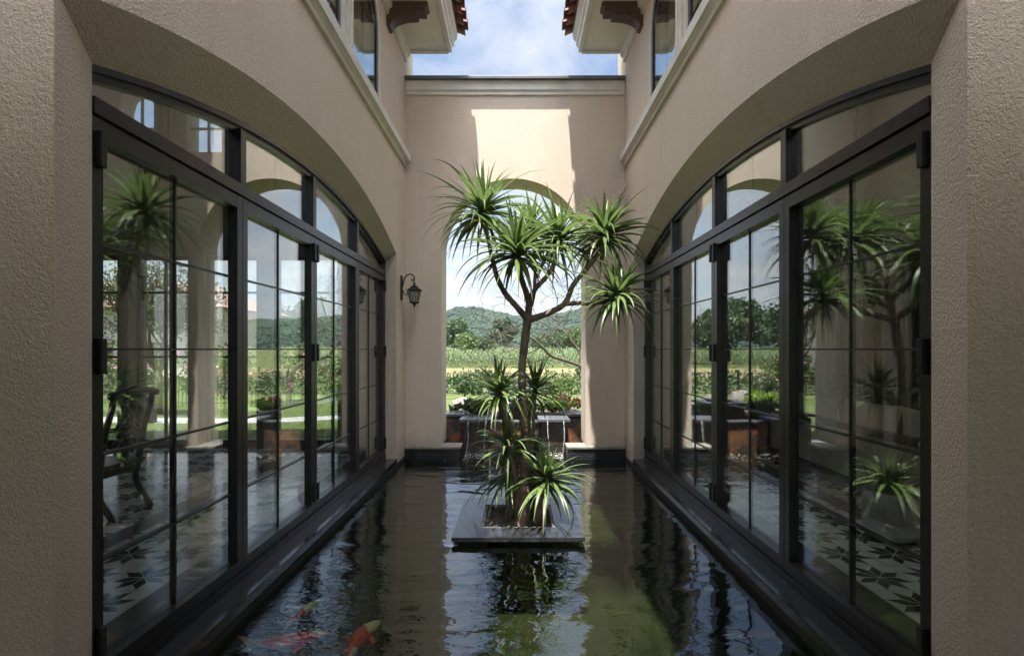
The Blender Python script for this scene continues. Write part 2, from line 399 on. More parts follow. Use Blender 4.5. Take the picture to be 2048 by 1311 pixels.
def side_house(s, nm, lab):
    X = lambda x: XC + s * x
    root = thing(nm, lab, 'house', (X(1.8), 4.3, 0))
    # wall sheet with the big arch and the two arched windows
    ys = sorted(set([FY0 + (FY1 - FY0) * i / 48 for i in range(49)] + [D + 0.5] +
                    [w[0] + (w[1] - w[0]) * i / 16 for w in UW for i in range(17)]))
    def sheet(mb, x, a0, a1, az, zb):
        for y0, y1 in zip(ys, ys[1:]):
            ym = (y0 + y1) / 2
            spans = []
            if a0 < ym < a1: lo = lambda y: az(min(max(y, a0), a1))
            else: lo = lambda y: zb
            win = next((w for w in UW if w[0] < ym < w[1]), None)
            if win:
                spans = [(lo, lambda y: UZ), (lambda y: uz(win, y), lambda y: TOPZ)]
            else: spans = [(lo, lambda y: TOPZ)]
            for l, h in spans:
                mb.quad((X(x), y0, l(y0)), (X(x), y1, l(y1)), (X(x), y1, h(y1)), (X(x), y0, h(y0)))
    w = MB()
    sheet(w, W, FY0, FY1, fz, -0.9)
    n = 48
    fr = [(FY0, z) for z in (-0.02, fz(FY0))] + [(FY0 + (FY1 - FY0) * i / n, fz(FY0 + (FY1 - FY0) * i / n)) for i in range(1, n)] + [(FY1, fz(FY1)), (FY1, -0.02)]
    rr = [(RY0, z) for z in (-0.02, rz(RY0))] + [(RY0 + (RY1 - RY0) * i / n, rz(RY0 + (RY1 - RY0) * i / n)) for i in range(1, n)] + [(RY1, rz(RY1)), (RY1, -0.02)]
    for (a, b), (c, d) in zip(zip(fr, fr[1:]), zip(rr, rr[1:])):
        w.quad((X(W), a[0], a[1]), (X(W), b[0], b[1]), (X(A - .022), d[0], d[1]), (X(A - .022), c[0], c[1]))
        w.quad((X(A - .022), c[0], c[1]), (X(A - .022), d[0], d[1]), (X(W + .27), d[0], d[1]), (X(W + .27), c[0], c[1]))
    for win in UW:                                # reveals of the upper windows
        pr = [(win[0], UZ), (win[0], US)] + [(win[0] + (win[1] - win[0]) * i / 16, uz(win, win[0] + (win[1] - win[0]) * i / 16)) for i in range(1, 16)] + [(win[1], US), (win[1], UZ), (win[0], UZ)]
        for a, b in zip(pr, pr[1:]):
            w.quad((X(W), a[0], a[1]), (X(W), b[0], b[1]), (X(W + 0.26), b[0], b[1]), (X(W + 0.26), a[0], a[1]))
    # gable wall facing the camera side, outer end walls
    w.quad((X(W), FY0, -0.9), (X(8.2), FY0, -0.9), (X(8.2), FY0, TOPZ), (X(W), FY0, TOPZ))
    holes = [(2.6, 4.0)] if s < 0 else [(2.6, 4.0), (4.6, 6.2)]  # openings out of view, added to let more daylight into the rooms
    def side_wall(mb, x, a, b):
        e = [a] + [v for h in holes for v in h] + [b]
        for y0, y1 in zip(e[0::2], e[1::2]): mb.quad((X(x), y0, -0.9), (X(x), y1, -0.9), (X(x), y1, TOPZ), (X(x), y0, TOPZ))
        for y0, y1 in holes:
            mb.quad((X(x), y0, -0.9), (X(x), y1, -0.9), (X(x), y1, .1), (X(x), y0, .1))
            mb.quad((X(x), y0, 2.84), (X(x), y1, 2.84), (X(x), y1, TOPZ), (X(x), y0, TOPZ))
    side_wall(w, 8.2, FY0, D + .5)
    w.build('wall', 'stucco', root)
    # inner leaf of the wall and the room
    iw = MB()
    ys2 = ys; ys = sorted(set([1.96, D + 0.2] + [RY0 + (RY1 - RY0) * i / 40 for i in range(41)] + [w_[0] + (w_[1] - w_[0]) * i / 16 for w_ in UW for i in range(17)]))
    sheet(iw, W + 0.27, RY0, RY1, rz, -0.05)
    ys = ys2
    iw.quad((X(W + .27), 1.96, -.05), (X(8.0), 1.96, -.05), (X(8.0), 1.96, TOPZ), (X(W + .27), 1.96, TOPZ))
    side_wall(iw, 8.0, 1.96, D + .2)
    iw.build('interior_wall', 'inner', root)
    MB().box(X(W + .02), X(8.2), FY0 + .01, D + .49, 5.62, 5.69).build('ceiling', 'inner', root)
    # rear elevation towards the garden
    g = MB()
    ry0, ry1 = D + 0.2, D + 0.5
    if s < 0:
        cols = [(-8.0, -7.7), (-6.90, -6.70), (-5.88, -5.66), (-4.84, -4.62), (-3.83, -3.60), (-2.62, -1.62)]
        for a, b in cols: g.box(a, b, ry0, ry1, -0.3, 2.84)
        hw = [(-6.95, -6.3), (-5.85, -5.34), (-4.86, -4.34), (-3.8, -3.2)]
        g.box(-8.0, -1.62, ry0, ry1, 2.84, 4.35)
        xs = [-8.0] + [v for p in hw for v in p] + [-1.62]
        for a, b in zip(xs[0::2], xs[1::2]): g.box(a, b, ry0, ry1, 4.35, 5.6)
        for a, b in hw:
            c, r = (a + b) / 2, (b - a) / 2
            for i in range(12):
                xa, xb = a + (b - a) * i / 12, a + (b - a) * (i + 1) / 12
                za, zb = (5.05 + math.sqrt(max(0, r * r - (x - c) ** 2)) for x in (xa, xb))
                g.prism([(xa, za), (xb, zb), (xb, 5.6), (xa, 5.6)], 'y', ry0, ry1)
        g.build('rear_wall', 'mullion', root)
        for a, b in [(cols[i][1], cols[i + 1][0]) for i in range(5)]:
            fr_ = MB(); fr_.box(a, b, ry0 + .1, ry0 + .16, -.02, .1); fr_.box(a, b, ry0 + .1, ry0 + .16, 2.78, 2.84)
            fr_.box(a, a + .05, ry0 + .1, ry0 + .16, .1, 2.78); fr_.box(b - .05, b, ry0 + .1, ry0 + .16, .1, 2.78)
            for z in (1.32, 2.28): fr_.box(a + .05, b - .05, ry0 + .115, ry0 + .145, z, z + .03)
            m_ = (a + b) / 2; fr_.box(m_ - .015, m_ + .015, ry0 + .11, ry0 + .15, .1, 2.78)
            f = fr_.build('window', 'frame', root)
            MB().box(a + .05, b - .05, ry0 + .126, ry0 + .132, .1, 2.78).build('pane', 'glass', f)
        for a, b in hw:
            fr_ = MB(); m_ = (a + b) / 2
            fr_.box(a, b, ry0 + .1, ry0 + .14, 4.35, 4.38); fr_.box(m_ - .012, m_ + .012, ry0 + .1, ry0 + .14, 4.38, 5.3)
            for z in (4.74,): fr_.box(a, b, ry0 + .098, ry0 + .142, z - .012, z + .012)
            f = fr_.build('window', 'frame', root)
            MB().box(a, b, ry0 + .118, ry0 + .122, 4.38, 5.3).build('pane', 'glass', f)
    else:
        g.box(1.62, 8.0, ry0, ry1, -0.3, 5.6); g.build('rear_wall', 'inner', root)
    # floor: border, star tile band, border, star tiles
    fx = [(A + .09, 2.15, 'border'), (2.15, 2.96, 'tile'), (2.96, 3.16, 'border'), (3.16, 8.0, 'tile')]
    for i, (a, b, mt) in enumerate(fx):
        MB().box(X(a), X(b), 1.96, D + .2, -0.3, 0.0).build('floor_border' if mt == 'border' else 'tiled_floor', mt, root)
    # threshold of polished granite, flush with the wall face
    th = MB(); th.bevbox(min(X(W - .012), X(A + .09)), max(X(W - .012), X(A + .09)), -1.2, 6.78, -0.06, 0.0, 0.006)
    th.build('threshold', 'granite', root)
    # string course below the upper windows
    sc_ = MB()
    prof = [(W, 4.03), (W - .03, 4.03), (W - .035, 4.07), (W - .06, 4.09), (W - .085, 4.10), (W - .085, 4.20), (W, 4.215)]
    sc_.prism([(X(x), z) for x, z in prof], 'y', FY0, D - .06); sc_.build('string_course', 'trim', root, recalc=True)
    # eave: cornice, soffit, fascia, tiles, brackets
    ev = MB()
    ev.prism([(X(x), z) for x, z in [(W, 5.54), (W - .03, 5.54), (W - .035, 5.60), (W - .07, 5.63), (W - .075, SOFZ), (W, SOFZ)]], 'y', -0.5, D - .03)
    ev.build('cornice', 'trim', root, recalc=True)
    so = MB(); so.box(X(.95), X(W + .05), -0.5, D - .05, SOFZ, 5.82); so.build('eave_soffit', 'soffit', root)
    fa = MB()
    fa.prism([(X(x), z) for x, z in [(.95, 5.67), (.90, 5.67), (.895, 5.74), (.87, 5.76), (.865, 5.82), (.83, 5.85), (.82, 5.93), (.95, 5.93)]], 'y', -0.5, D - .05)
    fa.box(X(.951), X(W - .076), D - .049, D - .01, 5.67, 5.93)
    fa.build('fascia', 'trim', root, recalc=True)
    rf = MB(); pitch = 0.235; sl = 0.42
    def rp(x, dz): return (x, 5.95 + (x - .72) * sl + dz)
    y = -0.45
    while y < D - .1:
        for row in range(8):
            x0 = .665 + row * .34; lift = 0.03
            pts = []
            for (xx, rad, dz) in ((x0, .098, lift + .015), (x0 + .38, .078, lift - .02)):
                for k in range(9):
                    a = math.pi * k / 8
                    x_, z_ = rp(xx, dz); pts.append((X(x_), y + .11 - math.cos(a) * rad, z_ + math.sin(a) * rad))
            rf.add(pts, [(k, k + 1, 10 + k, 9 + k) for k in range(8)])
            inn = []                                # thickness at the visible mouth
            for k in range(9):
                a = math.pi * k / 8; x_, z_ = rp(x0, lift + .015)
                inn.append((X(x_), y + .11 - math.cos(a) * .078, z_ + math.sin(a) * .078))
            rf.add(pts[:9] + inn, [(k, k + 1, 10 + k, 9 + k) for k in range(8)])
            pan = []
            for (xx, dz) in ((x0 + .04, .03), (x0 + .40, .02)):
                for k in range(7):
                    a = math.pi * k / 6
                    x_, z_ = rp(xx, dz); pan.append((X(x_), y + .228 - math.cos(a) * .075, z_ - math.sin(a) * .05))
            rf.add(pan, [(k, k + 1, 8 + k, 7 + k) for k in range(6)])
        y += pitch
    # sheathing under the tiles and the far slope
    rf.quad((X(.80), -0.5, 5.955), (X(.80), D - .05, 5.955), (X(3.6), D - .05, 5.955 + 2.85 * sl), (X(3.6), -0.5, 5.955 + 2.85 * sl))
    rf.quad((X(3.6), -0.5, 5.955 + 2.85 * sl), (X(3.6), D + .4, 5.955 + 2.85 * sl), (X(8.9), D + .4, 5.8), (X(8.9), -0.5, 5.8))
    rf.build('roof', 'rooftile', root, smooth=True)
    for yb in (6.34, 5.02, 3.62, 2.22):
        bk = MB()
        o = [(W - .001, 5.699), (W - .001, 5.40), (W - .04, 5.41)]
        for k in range(9):
            a = math.radians(10 + 80 * k / 8); o.append((W - .05 - .28 * (1 - math.cos(a)), 5.42 + .12 * math.sin(a)))
        o += [(W - .37, 5.545), (W - .37, 5.585), (W - .47, 5.585), (W - .47, 5.635), (W - .50, 5.65), (W - .50, 5.699)]
        bk.prism([(X(x), z) for x, z in o], 'y', yb - .08, yb + .08); bk.build('bracket', 'bracket', root, recalc=True)
    # upper windows: trim, frame, pane
    for win in UW:
        t = MB(); c = (win[0] + win[1]) / 2; r = (win[1] - win[0]) / 2
        path = [(win[0], UZ - .003), (win[0], US)] + [(c - r * math.cos(math.pi * i / 20), US + r * math.sin(math.pi * i / 20)) for i in range(1, 20)] + [(win[1], US), (win[1], UZ - .003)]
        def off(p, dlt):
            if p[1] <= US: return (p[0] + (-dlt if p[0] < c else dlt), p[1])
            v = Vector((p[0] - c, p[1] - US)).normalized() * (r + dlt); return (c + v.x, US + v.y)
        for (d0, d1, pr0) in ((0, .055, .035), (.055, .12, .02)):
            for a, b in zip(path, path[1:]):
                q = [off(a, d0), off(b, d0), off(b, d1), off(a, d1)]
                x0, x1 = W - pr0, W + .001
                vs = [(X(x0), p[0], p[1]) for p in q] + [(X(x1), p[0], p[1]) for p in q]
                t.add(vs, [(0, 1, 2, 3), (0, 1, 5, 4), (3, 2, 6, 7)])
        wt = t.build('window', 'trim', root, recalc=False)
        f = MB()
        for a, b in zip(path, path[1:]):
            q = [off(a, 0), off(b, 0), off(b, -.055), off(a, -.055)]
            vs = [(X(W - .018), p[0], p[1]) for p in q] + [(X(W + .05), p[0], p[1]) for p in q]
            f.add(vs, [(0, 1, 2, 3), (3, 2, 6, 7), (0, 1, 5, 4)])
        f.box(X(W - .018), X(W + .05), win[0] + .055, win[1] - .055, UZ, UZ + .06)
        f.build('frame', 'frame', wt)
        g = MB()
        ring = [off(p, -.05) for p in path]
        vs = [(X(W - .006), p[0], p[1]) for p in ring] + [(X(W + .0), p[0], p[1]) for p in ring]
        k = len(ring)
        g.add(vs, [tuple(range(k)), tuple(range(2 * k - 1, k - 1, -1))]); g.build('pane', 'glass', wt, recalc=False)
        mu = MB(); mu.box(X(W + .004), X(W + .024), c - .008, c + .008, UZ + .06, US + r - .05)
        for z in (UZ + .42, UZ + .80): mu.box(X(W + .005), X(W + .023), win[0] + .055, win[1] - .055, z, z + .016)
        mu.build('muntin', 'muntin', wt)
    # arched door screen: outer frame, transom, four folding leaves, four fanlights
    FX0, FX1 = A - .02, A + .05
    of = MB()
    n = 48; th_ = .065
    ptsO = [(RY0 + (RY1 - RY0) * i / n) for i in range(n + 1)]
    for a, b in zip(ptsO, ptsO[1:]):
        for (x0, x1, t0, t1) in ((FX0 - .0015, FX1, -.03, .03), (FX0 + .02, FX1, .03, th_)):
            q = [(a, rz(a) - t0), (b, rz(b) - t0), (b, rz(b) - t1), (a, rz(a) - t1)]
            vs = [(X(x0), *p) for p in q] + [(X(x1), *p) for p in q]
            of.add(vs, [(0, 1, 2, 3), (2, 3, 7, 6), (4, 5, 6, 7), (0, 1, 5, 4)])
    of.box(X(FX0), X(FX1), RY0 - .05, RY0, 0.0, rz(RY0) + .1)
    of.box(X(FX0), X(FX1), RY1 - .05, RY1 + .03, 0.0, rz(RY1) - .03)
    of.box(X(FX0 - .02), X(FX1 + .02), RY0 + .001, RY1 - .05, 0.001, .045)       # track
    of.box(X(FX0 - .012), X(FX1), RY0 + .001, RY1 - .05, 2.422, 2.49)            # transom
    for yb in YB[1:-1]: of.box(X(FX0 - .006), X(FX1), yb - .032, yb + .032, 2.49, rz(yb) - .05)
    of.build('door_frame', 'frame', root)
    for i in range(4):
        y0, y1 = YB[i] + (.052 if i == 0 else .003), YB[i + 1] - (.052 if i == 3 else .003)
        l = MB(); st = .058
        l.box(X(FX0), X(FX1 - .01), y0, y0 + st, .05, 2.412); l.box(X(FX0), X(FX1 - .01), y1 - st, y1, .05, 2.412)
        l.box(X(FX0 + .001), X(FX1 - .011), y0 + st, y1 - st, .05, .12); l.box(X(FX0 + .001), X(FX1 - .011), y0 + st, y1 - st, 2.335, 2.412)
        lf = l.build('folding_door', 'frame', root)
        MB().box(X(A + .026), X(A + .034), y0 + st, y1 - st, .12, 2.335).build('pane', 'glass', lf)
        mu = MB(); ym = (y0 + y1) / 2
        mu.box(X(A + .019), X(A + .05), ym - .0052, ym + .0052, .12, 2.335)
        for z in (.54, .995, 1.45, 1.905): mu.box(X(A + .0195), X(A + .0495), y0 + st, y1 - st, z - .005, z + .005)
        mu.build('muntin', 'muntin', lf)
        hs = [(y1 - .03, 1)] if i in (1,) else [(y0 + .03, 1)] if i in (0, 2) else [(y1 - .03, 1)]
        for yh, _ in hs:
            for zc in (.22, 1.42, 2.28):
                MB().bevbox(min(X(FX0 - .028), X(FX0 + .002)), max(X(FX0 - .028), X(FX0 + .002)), yh - .016, yh + .016, zc - .075, zc + .075, .004).build('hinge', 'hinge', lf)
        # fanlight over the leaf
        ya, yb_ = YB[i] + (.051 if i == 0 else .033), YB[i + 1] - (.05 if i == 3 else .033)
        k = 10; top = [(ya + (yb_ - ya) * j / k) for j in range(k + 1)]
        ring = [(ya, 2.49), (yb_, 2.49)] + [(y_, rz(max(y_, RY0)) - .05) for y_ in reversed(top)]
        m_ = len(ring)
        gp = MB(); gp.add([(X(A + .026), *p) for p in ring] + [(X(A + .034), *p) for p in ring], [tuple(range(m_)), tuple(range(2 * m_ - 1, m_ - 1, -1))])
        fl = gp.build('fanlight', 'glass', root)
        yc = (ya + yb_) / 2
        MB().box(X(A + .036), X(A + .05), yc - .007, yc + .007, 2.49, rz(yc) - .06).build('muntin', 'muntin', fl)
    pr = MB(); pr.box(X(-.0), X(8.2), -5.0, .95, 3.05, 3.35); pr.box(X(-.0), X(8.2), .75, .95, 2.75, 3.05)
    pr.build('unseen_porch_roof', 'stucco', root)  # roof over the camera, out of view, put in to shade the near piers
    MB().box(X(W + .01), X(8.2), -5.0, FY0 - .002, -.3, -.004).build('added_porch_floor', 'border', root)  # unseen dark paving, added to keep green bounce light off the piers
    MB().box(X(.0), X(W + .009), -5.0, -1.21, -.3, -.004).build('added_porch_floor', 'border', root)
    pw_ = MB(); pw_.box(X(2.2), X(8.2), -5.0, -4.8, -.05, 3.05); pw_.box(X(8.0), X(8.2), -4.8, FY0 - .01, -.05, 3.05); pw_.build('added_porch_wall', 'stucco', root)  # unseen walls, added to close off the porch and darken the piers
    return root

left_house = side_house(-1, 'courtyard_house', 'cream stucco house on the left with bright room and garden windows behind its glass doors')
right_house = side_house(1, 'courtyard_house', 'cream stucco house on the right with dark curtained room behind its glass doors')

# ------------------------------------------------------------------ arch wall at the end of the pond
AW0, AW1, ARC_Z = -0.952 + .005, 0.952 + .0, 3.73
ax0, ax1 = (883 - VX) * D / F, (1171 - VX) * D / F
def arch_wall():
    root = thing('arch_wall', 'tall cream stucco end wall pierced by one round arch, with a capped parapet', 'wall', (XC, D, 0))
    w = MB(); c = (ax0 + ax1) / 2; r = (ax1 - ax0) / 2; zs = H + 341 * D / F - r
    n = 40; x0, x1, zt, zb = XC - W - .01, XC + W + .01, 5.20, 0.075
    path = [(ax0, zb), (ax0, zs)] + [(c - r * math.cos(math.pi * i / n), zs + r * math.sin(math.pi * i / n)) for i in range(1, n)] + [(ax1, zs), (ax1, zb)]
    for y in (D, D + .5):
        for a, b in zip(path, path[1:]):
            if abs(a[0] - b[0]) < 1e-6: continue
            w.quad((a[0], y, a[1]), (b[0], y, b[1]), (b[0], y, zt), (a[0], y, zt))
        w.quad((x0, y, zb), (ax0, y, zb), (ax0, y, zt), (x0, y, zt)); w.quad((ax1, y, zb), (x1, y, zb), (x1, y, zt), (ax1, y, zt))
    for a, b in zip(path, path[1:]):
        w.quad((a[0], D, a[1]), (b[0], D, b[1]), (b[0], D + .5, b[1]), (a[0], D + .5, a[1]))
    w.quad((x0, D, zt), (x1, D, zt), (x1, D + .5, zt), (x0, D + .5, zt))
    w.build('wall', 'stucco', root)
    m = MB()
    prof = [(D + .001, 5.085), (D - .022, 5.085), (D - .022, 5.125), (D - .032, 5.135), (D - .045, 5.15), (D - .045, 5.275), (D + .545, 5.275), (D + .545, 5.1), (D + .499, 5.1), (D + .499, 5.21), (D + .001, 5.21)]
    m.prism(prof, 'x', x0 + .02, x1 - .02) if False else m.add(
        [(x, p[0], p[1]) for x in (XC - W + .006, XC + W - .006) for p in prof],
        [tuple(range(len(prof) - 1, -1, -1)), tuple(range(len(prof), 2 * len(prof)))] +
        [(i, (i + 1) % len(prof), len(prof) + (i + 1) % len(prof), len(prof) + i) for i in range(len(prof))])
    m.build('parapet_moulding', 'trim', root, recalc=True)
    MB().bevbox(XC - W + .004, XC + W - .004, D - .10, D + .60, 5.277, 5.322, .006).build('coping', 'cap', root)
    l = MB()
    for a, b in ((XC - W + .003, (922 - VX) * 7.3 / F), ((1133 - VX) * 7.3 / F, XC + W - .003)):
        l.bevbox(a, b, D - .10, D + .22, .035, .073, .008)
    l.build('ledge', 'ledge', root)
    k = MB()
    for a, b in ((XC - W + .005, (922 - VX) * 7.3 / F - .01), ((1133 - VX) * 7.3 / F + .01, XC + W - .005)):
        k.box(a, b, D - .085, D + .21, -0.9, 0.034)
    k.build('plinth', 'granite', root)
    return root
arch_wall()

# ------------------------------------------------------------------ pond
pw = MB(); nx, ny = 2, 2
pw.quad((XC - W + .001, -1.2, WZ), (XC + W - .001, -1.2, WZ), (XC + W - .001, 7.95, WZ), (XC - W + .001, 7.95, WZ))
struct(pw.build('water', 'water'))
pf = MB()
pf.quad((XC - W, -1.2, -.75), (XC + W, -1.2, -.75), (XC + W, 8.4, -.75), (XC - W, 8.4, -.75))
pf.cur = 1
for x in (XC - W + .004, XC + W - .004):
    pf.quad((x, -1.2, -.75), (x, 8.4, -.75), (x, 8.4, -.061), (x, -1.2, -.061))
pf.quad((XC - W, -1.2, -.75), (XC + W, -1.2, -.75), (XC + W, -1.2, -.06), (XC - W, -1.2, -.06))
struct(pf.build('pond_basin', ['poolfloor', 'basinwall']))

def koi(p, ang, L, seed, label):
    root = thing('koi', label, 'fish', p, 'koi swimming in the pond')
    b = MB(); ca, sa = math.cos(ang), math.sin(ang)
    def T(x, y, z): 
        y2 = y + .05 * L * math.sin(x / L * 5 + seed)
        return (p[0] + ca * x - sa * y2, p[1] + sa * x + ca * y2, p[2] + z)
    prof = [(.5, .004), (.47, .035), (.40, .062), (.28, .085), (.12, .095), (-.05, .085), (-.2, .06), (-.32, .035), (-.38, .026)]
    vs = []; n = 12
    for x, r in prof:
        for k in range(n):
            a = 2 * math.pi * k / n; vs.append(T(x * L, r * L * math.cos(a), r * 1.1 * L * math.sin(a)))
    fs = [(i * n + k, i * n + (k + 1) % n, (i + 1) * n + (k + 1) % n, (i + 1) * n + k) for i in range(len(prof) - 1) for k in range(n)] + [tuple(range(n)), tuple((len(prof) - 1) * n + k for k in range(n))]
    b.add(vs, fs); mt = koi_mat('koi_skin', seed)
    b.build('body', mt, root, smooth=True)
    t = MB()
    for sg in (1, -1):
        t.add([T(-.36 * L, .0, .02 * sg * L), T(-.5 * L, .05 * L, .10 * sg * L), T(-.62 * L, .09 * L, .12 * sg * L), T(-.5 * L, .02 * L, .01 * sg * L)], [(0, 1, 2, 3)])
    t.build('tail', mt, root)
    for sg in (1, -1):
        f = MB(); f.add([T(.25 * L, .07 * sg * L, -.02 * L), T(.13 * L, .2 * sg * L, -.05 * L), T(.08 * L, .18 * sg * L, -.05 * L), T(.17 * L, .07 * sg * L, -.03 * L)], [(0, 1, 2, 3)])
        f.build('fin', mt, root)
koi((-.89, 2.90, -.21), math.radians(80), .46, 1.3, 'orange and white koi nearest the middle of the pond')
koi((-1.30, 2.90, -.20), math.radians(20), .42, 4.1, 'red koi near the left threshold, lower of the two there')
koi((-1.32, 3.22, -.19), math.radians(75), .26, 7.7, 'small red koi by the left threshold')

# ------------------------------------------------------------------ planter island and dracaenas
pt = thing('stone_planter', 'square black stone planter slab rising from the middle of the pond', 'planter', (.014, 4.64, -.75))
px0, px1, py0, py1, pz = -.52, .548, 4.09, 5.18, -.053
hx0, hx1, hy0, hy1 = -.302, .330, 4.33, 4.965
s_ = MB()
for a in ((px0, px1, py0, hy0), (px0, px1, hy1, py1), (px0, hx0, hy0, hy1), (hx1, px1, hy0, hy1)):
    s_.box(a[0], a[1], a[2], a[3], pz - .034, pz)
s_.build('slab', 'slab', pt)
b_ = MB(); b_.box(px0 + .28, px1 - .28, py0 + .28, py1 - .28, -.75, pz - .035); b_.build('base', 'granite', pt)
rim = MB()
for a in ((hx0, hx1, hy0, hy0 + .025), (hx0, hx1, hy1 - .025, hy1), (hx0, hx0 + .025, hy0 + .025, hy1 - .025), (hx1 - .025, hx1, hy0 + .025, hy1 - .025)):
    rim.box(a[0], a[1], a[2], a[3], pz - .075, pz - .006)
rim.build('rim', 'ledge', pt)
so = MB(); k = 26
so.add([(hx0 + .02 + (hx1 - hx0 - .04) * i / k, hy0 + .02 + (hy1 - hy0 - .04) * j / k, pz - .03 + .025 * mnoise.noise(Vector((i * .5, j * .5, 3))) + .012 * R.random()) for j in range(k + 1) for i in range(k + 1)],
       [(j * (k + 1) + i, j * (k + 1) + i + 1, (j + 1) * (k + 1) + i + 1, (j + 1) * (k + 1) + i) for j in range(k) for i in range(k)])
so.build('soil', 'soil', pt)

def strap_leaf(mb, base, az, el, L, wd, droop, rng, seg=9):
    d = Vector((math.cos(az) * math.cos(el), math.sin(az) * math.cos(el), math.sin(el)))
    side = Vector((-math.sin(az), math.cos(az), 0)); p = Vector(base); vs = []
    side = (side + Vector((rng.uniform(-.25, .25), rng.uniform(-.25, .25), rng.uniform(-.2, .2)))).normalized()
    tw = rng.uniform(-.5, .5)
    for i in range(seg + 1):
        t = i / seg
        nrm = side.cross(d).normalized()
        wv = wd * (0.62 + 0.5 * math.sin(math.pi * min(1, t * 1.25 + .12))) * (1 - t ** 3.2) * .5 + .0005
        sd = (side * math.cos(tw * t) + nrm * math.sin(tw * t))
        vs += [p - sd * wv + nrm * wv * .35, p, p + sd * wv + nrm * wv * .35]
        p = p + d * (L / seg)
        d = (d + Vector((0, 0, -1)) * (droop * (0.25 + 1.3 * t) / seg)).normalized()
    mb.add(vs, [(3 * i + j, 3 * i + j + 1, 3 * i + j + 4, 3 * i + j + 3) for i in range(seg) for j in (0, 1)])

def rosette(parent, c, rng, n=78, L=.43, wd=.037, lean=(0, 0)):
    mb = MB()
    for i in range(n):
        f = i / (n - 1)                             # 0 = youngest, at the top
        az = i * 2.39996 + rng.uniform(-.3, .3)
        el = math.radians(88 - 108 * f ** 0.58 + rng.uniform(-14, 14))
        l = L * (0.62 + .5 * min(1, f * 2.2)) * rng.uniform(.7, 1.15) * (1.22 if rng.random() < .12 else 1)
        dr = .4 + 1.9 * f ** .7 * rng.uniform(.35, 1.3) + (1.0 if rng.random() < .28 else 0)
        if f > .78: l *= .9; dr += .6
        base = Vector(c) + Vector((math.cos(az) * .012, math.sin(az) * .012, .05 - .13 * f))
        mb.cur = 1 if (f > .86 and rng.random() < .5) else 0; br = rng.random() < .3
        strap_leaf(mb, base, az, el, l, wd * rng.uniform(.75, 1.15), dr, rng)
        if br: mb.mi[-2:] = [1, 1]
    mb.cur = 0
    return mb.build('leaf_rosette', ['leaf', 'leafold'], parent, smooth=True)

def stem(mb, pts, radii, rng, n=12, k=6):
    sp = smooth_path(pts, k); rr = lerp_list(radii, len(sp))
    rr = [r * (1 + .07 * math.sin(i * 2.1) + rng.uniform(-.05, .05)) for i, r in enumerate(sp and rr)]
    mb.tube(sp, rr, n)

YT = 4.62
def Z6(x, y, Yd=0.0): return P(860 + x / 3.746, 310 + y / 3.746, YT + Yd)
tr = thing('dracaena_tree', 'tall branching dracaena with six leafy heads growing from the planter', 'tree', (.06, 4.55, -.1))
rg = random.Random(11)
t_ = MB()
F0 = Z6(735, 1235)
stem(t_, [P(1046, 1060, 4.50), P(1049, 1000, 4.50), P(1052, 900, 4.55), P(1046, 810, 4.58), P(1044, 740, 4.6), P(1050, 680, 4.62), F0 + Vector((0, 0, .03))],
     [.066, .052, .045, .039, .036, .037, .040], rg, 14)
stem(t_, [F0, Z6(640, 1125, -.08), Z6(560, 1030, -.1), Z6(505, 920, -.12), Z6(470, 790, -.1), Z6(440, 650, -.1), Z6(402, 500, -.1), Z6(396, 385, -.1)], [.034, .027, .025, .023, .021, .02, .02, .018], rg)
stem(t_, [F0, Z6(738, 1090, .02), Z6(700, 970, -.1), Z6(655, 820, -.25), Z6(650, 690, -.3)], [.036, .028, .025, .023, .021], rg)
stem(t_, [Z6(738, 1090, .02), Z6(800, 990, .06), Z6(880, 900, .1), Z6(945, 770, .12), Z6(965, 600, .12)], [.026, .022, .022, .021, .02], rg)
stem(t_, [Z6(742, 1150, .03), Z6(775, 1060, .18), Z6(787, 850, .3), Z6(765, 520, .38)], [.024, .018, .018, .018], rg)
stem(t_, [F0, Z6(880, 1185, .05), Z6(1010, 1110, .08), Z6(1075, 970, .1), Z6(1200, 820, .08), Z6(1285, 690, .05), Z6(1308, 560, .05)], [.034, .028, .027, .023, .021, .021, .02], rg)
stem(t_, [Z6(1000, 1115, .08), Z6(1120, 1108, -.02), Z6(1240, 1110, -.1), Z6(1340, 1085, -.16), Z6(1400, 1020, -.2)], [.024, .02, .019, .018, .017], rg)
t_.build('trunk', 'bark', tr, smooth=True)
for q, nn, L in ((Z6(395, 400, -.1), 84, .44), (Z6(650, 705, -.3), 84, .44), (Z6(965, 610, .12), 84, .42), (Z6(765, 530, .38), 60, .38), (Z6(1308, 575, .05), 84, .44), (Z6(1402, 1030, -.2), 70, .38)):
    rosette(tr, q, rg, int(nn * rg.uniform(1.05, 1.3)), L * rg.uniform(1.16, 1.36))
def small_dracaena(label, pts, rad, nn, L, seed):
    r_ = random.Random(seed)
    o = thing('dracaena', label, 'plant', (pts[0].x, pts[0].y, pts[0].z), 'small dracaenas around the tall tree')
    m = MB(); stem(m, pts, rad, r_); m.build('trunk', 'bark', o, smooth=True)
    rosette(o, pts[-1], r_, int(nn * 1.15), L * 1.08, .034)
small_dracaena('dracaena with a drooping head left of the tall trunk at mid height',
               [P(1040, 1050, 4.62), P(1030, 960, 4.62), P(1036, 895, 4.52), P(1019, 850, 4.42), P(1004, 815, 4.40), P(998, 780, 4.40)], [.04, .032, .03, .027, .025, .022], 70, .36, 21)
small_dracaena('slim upright dracaena close on the right of the tall trunk',
               [P(1066, 1050, 4.72), P(1066, 960, 4.74), P(1062, 880, 4.74), P(1066, 820, 4.72), P(1070, 775, 4.72)], [.032, .026, .025, .024, .022], 52, .34, 22)
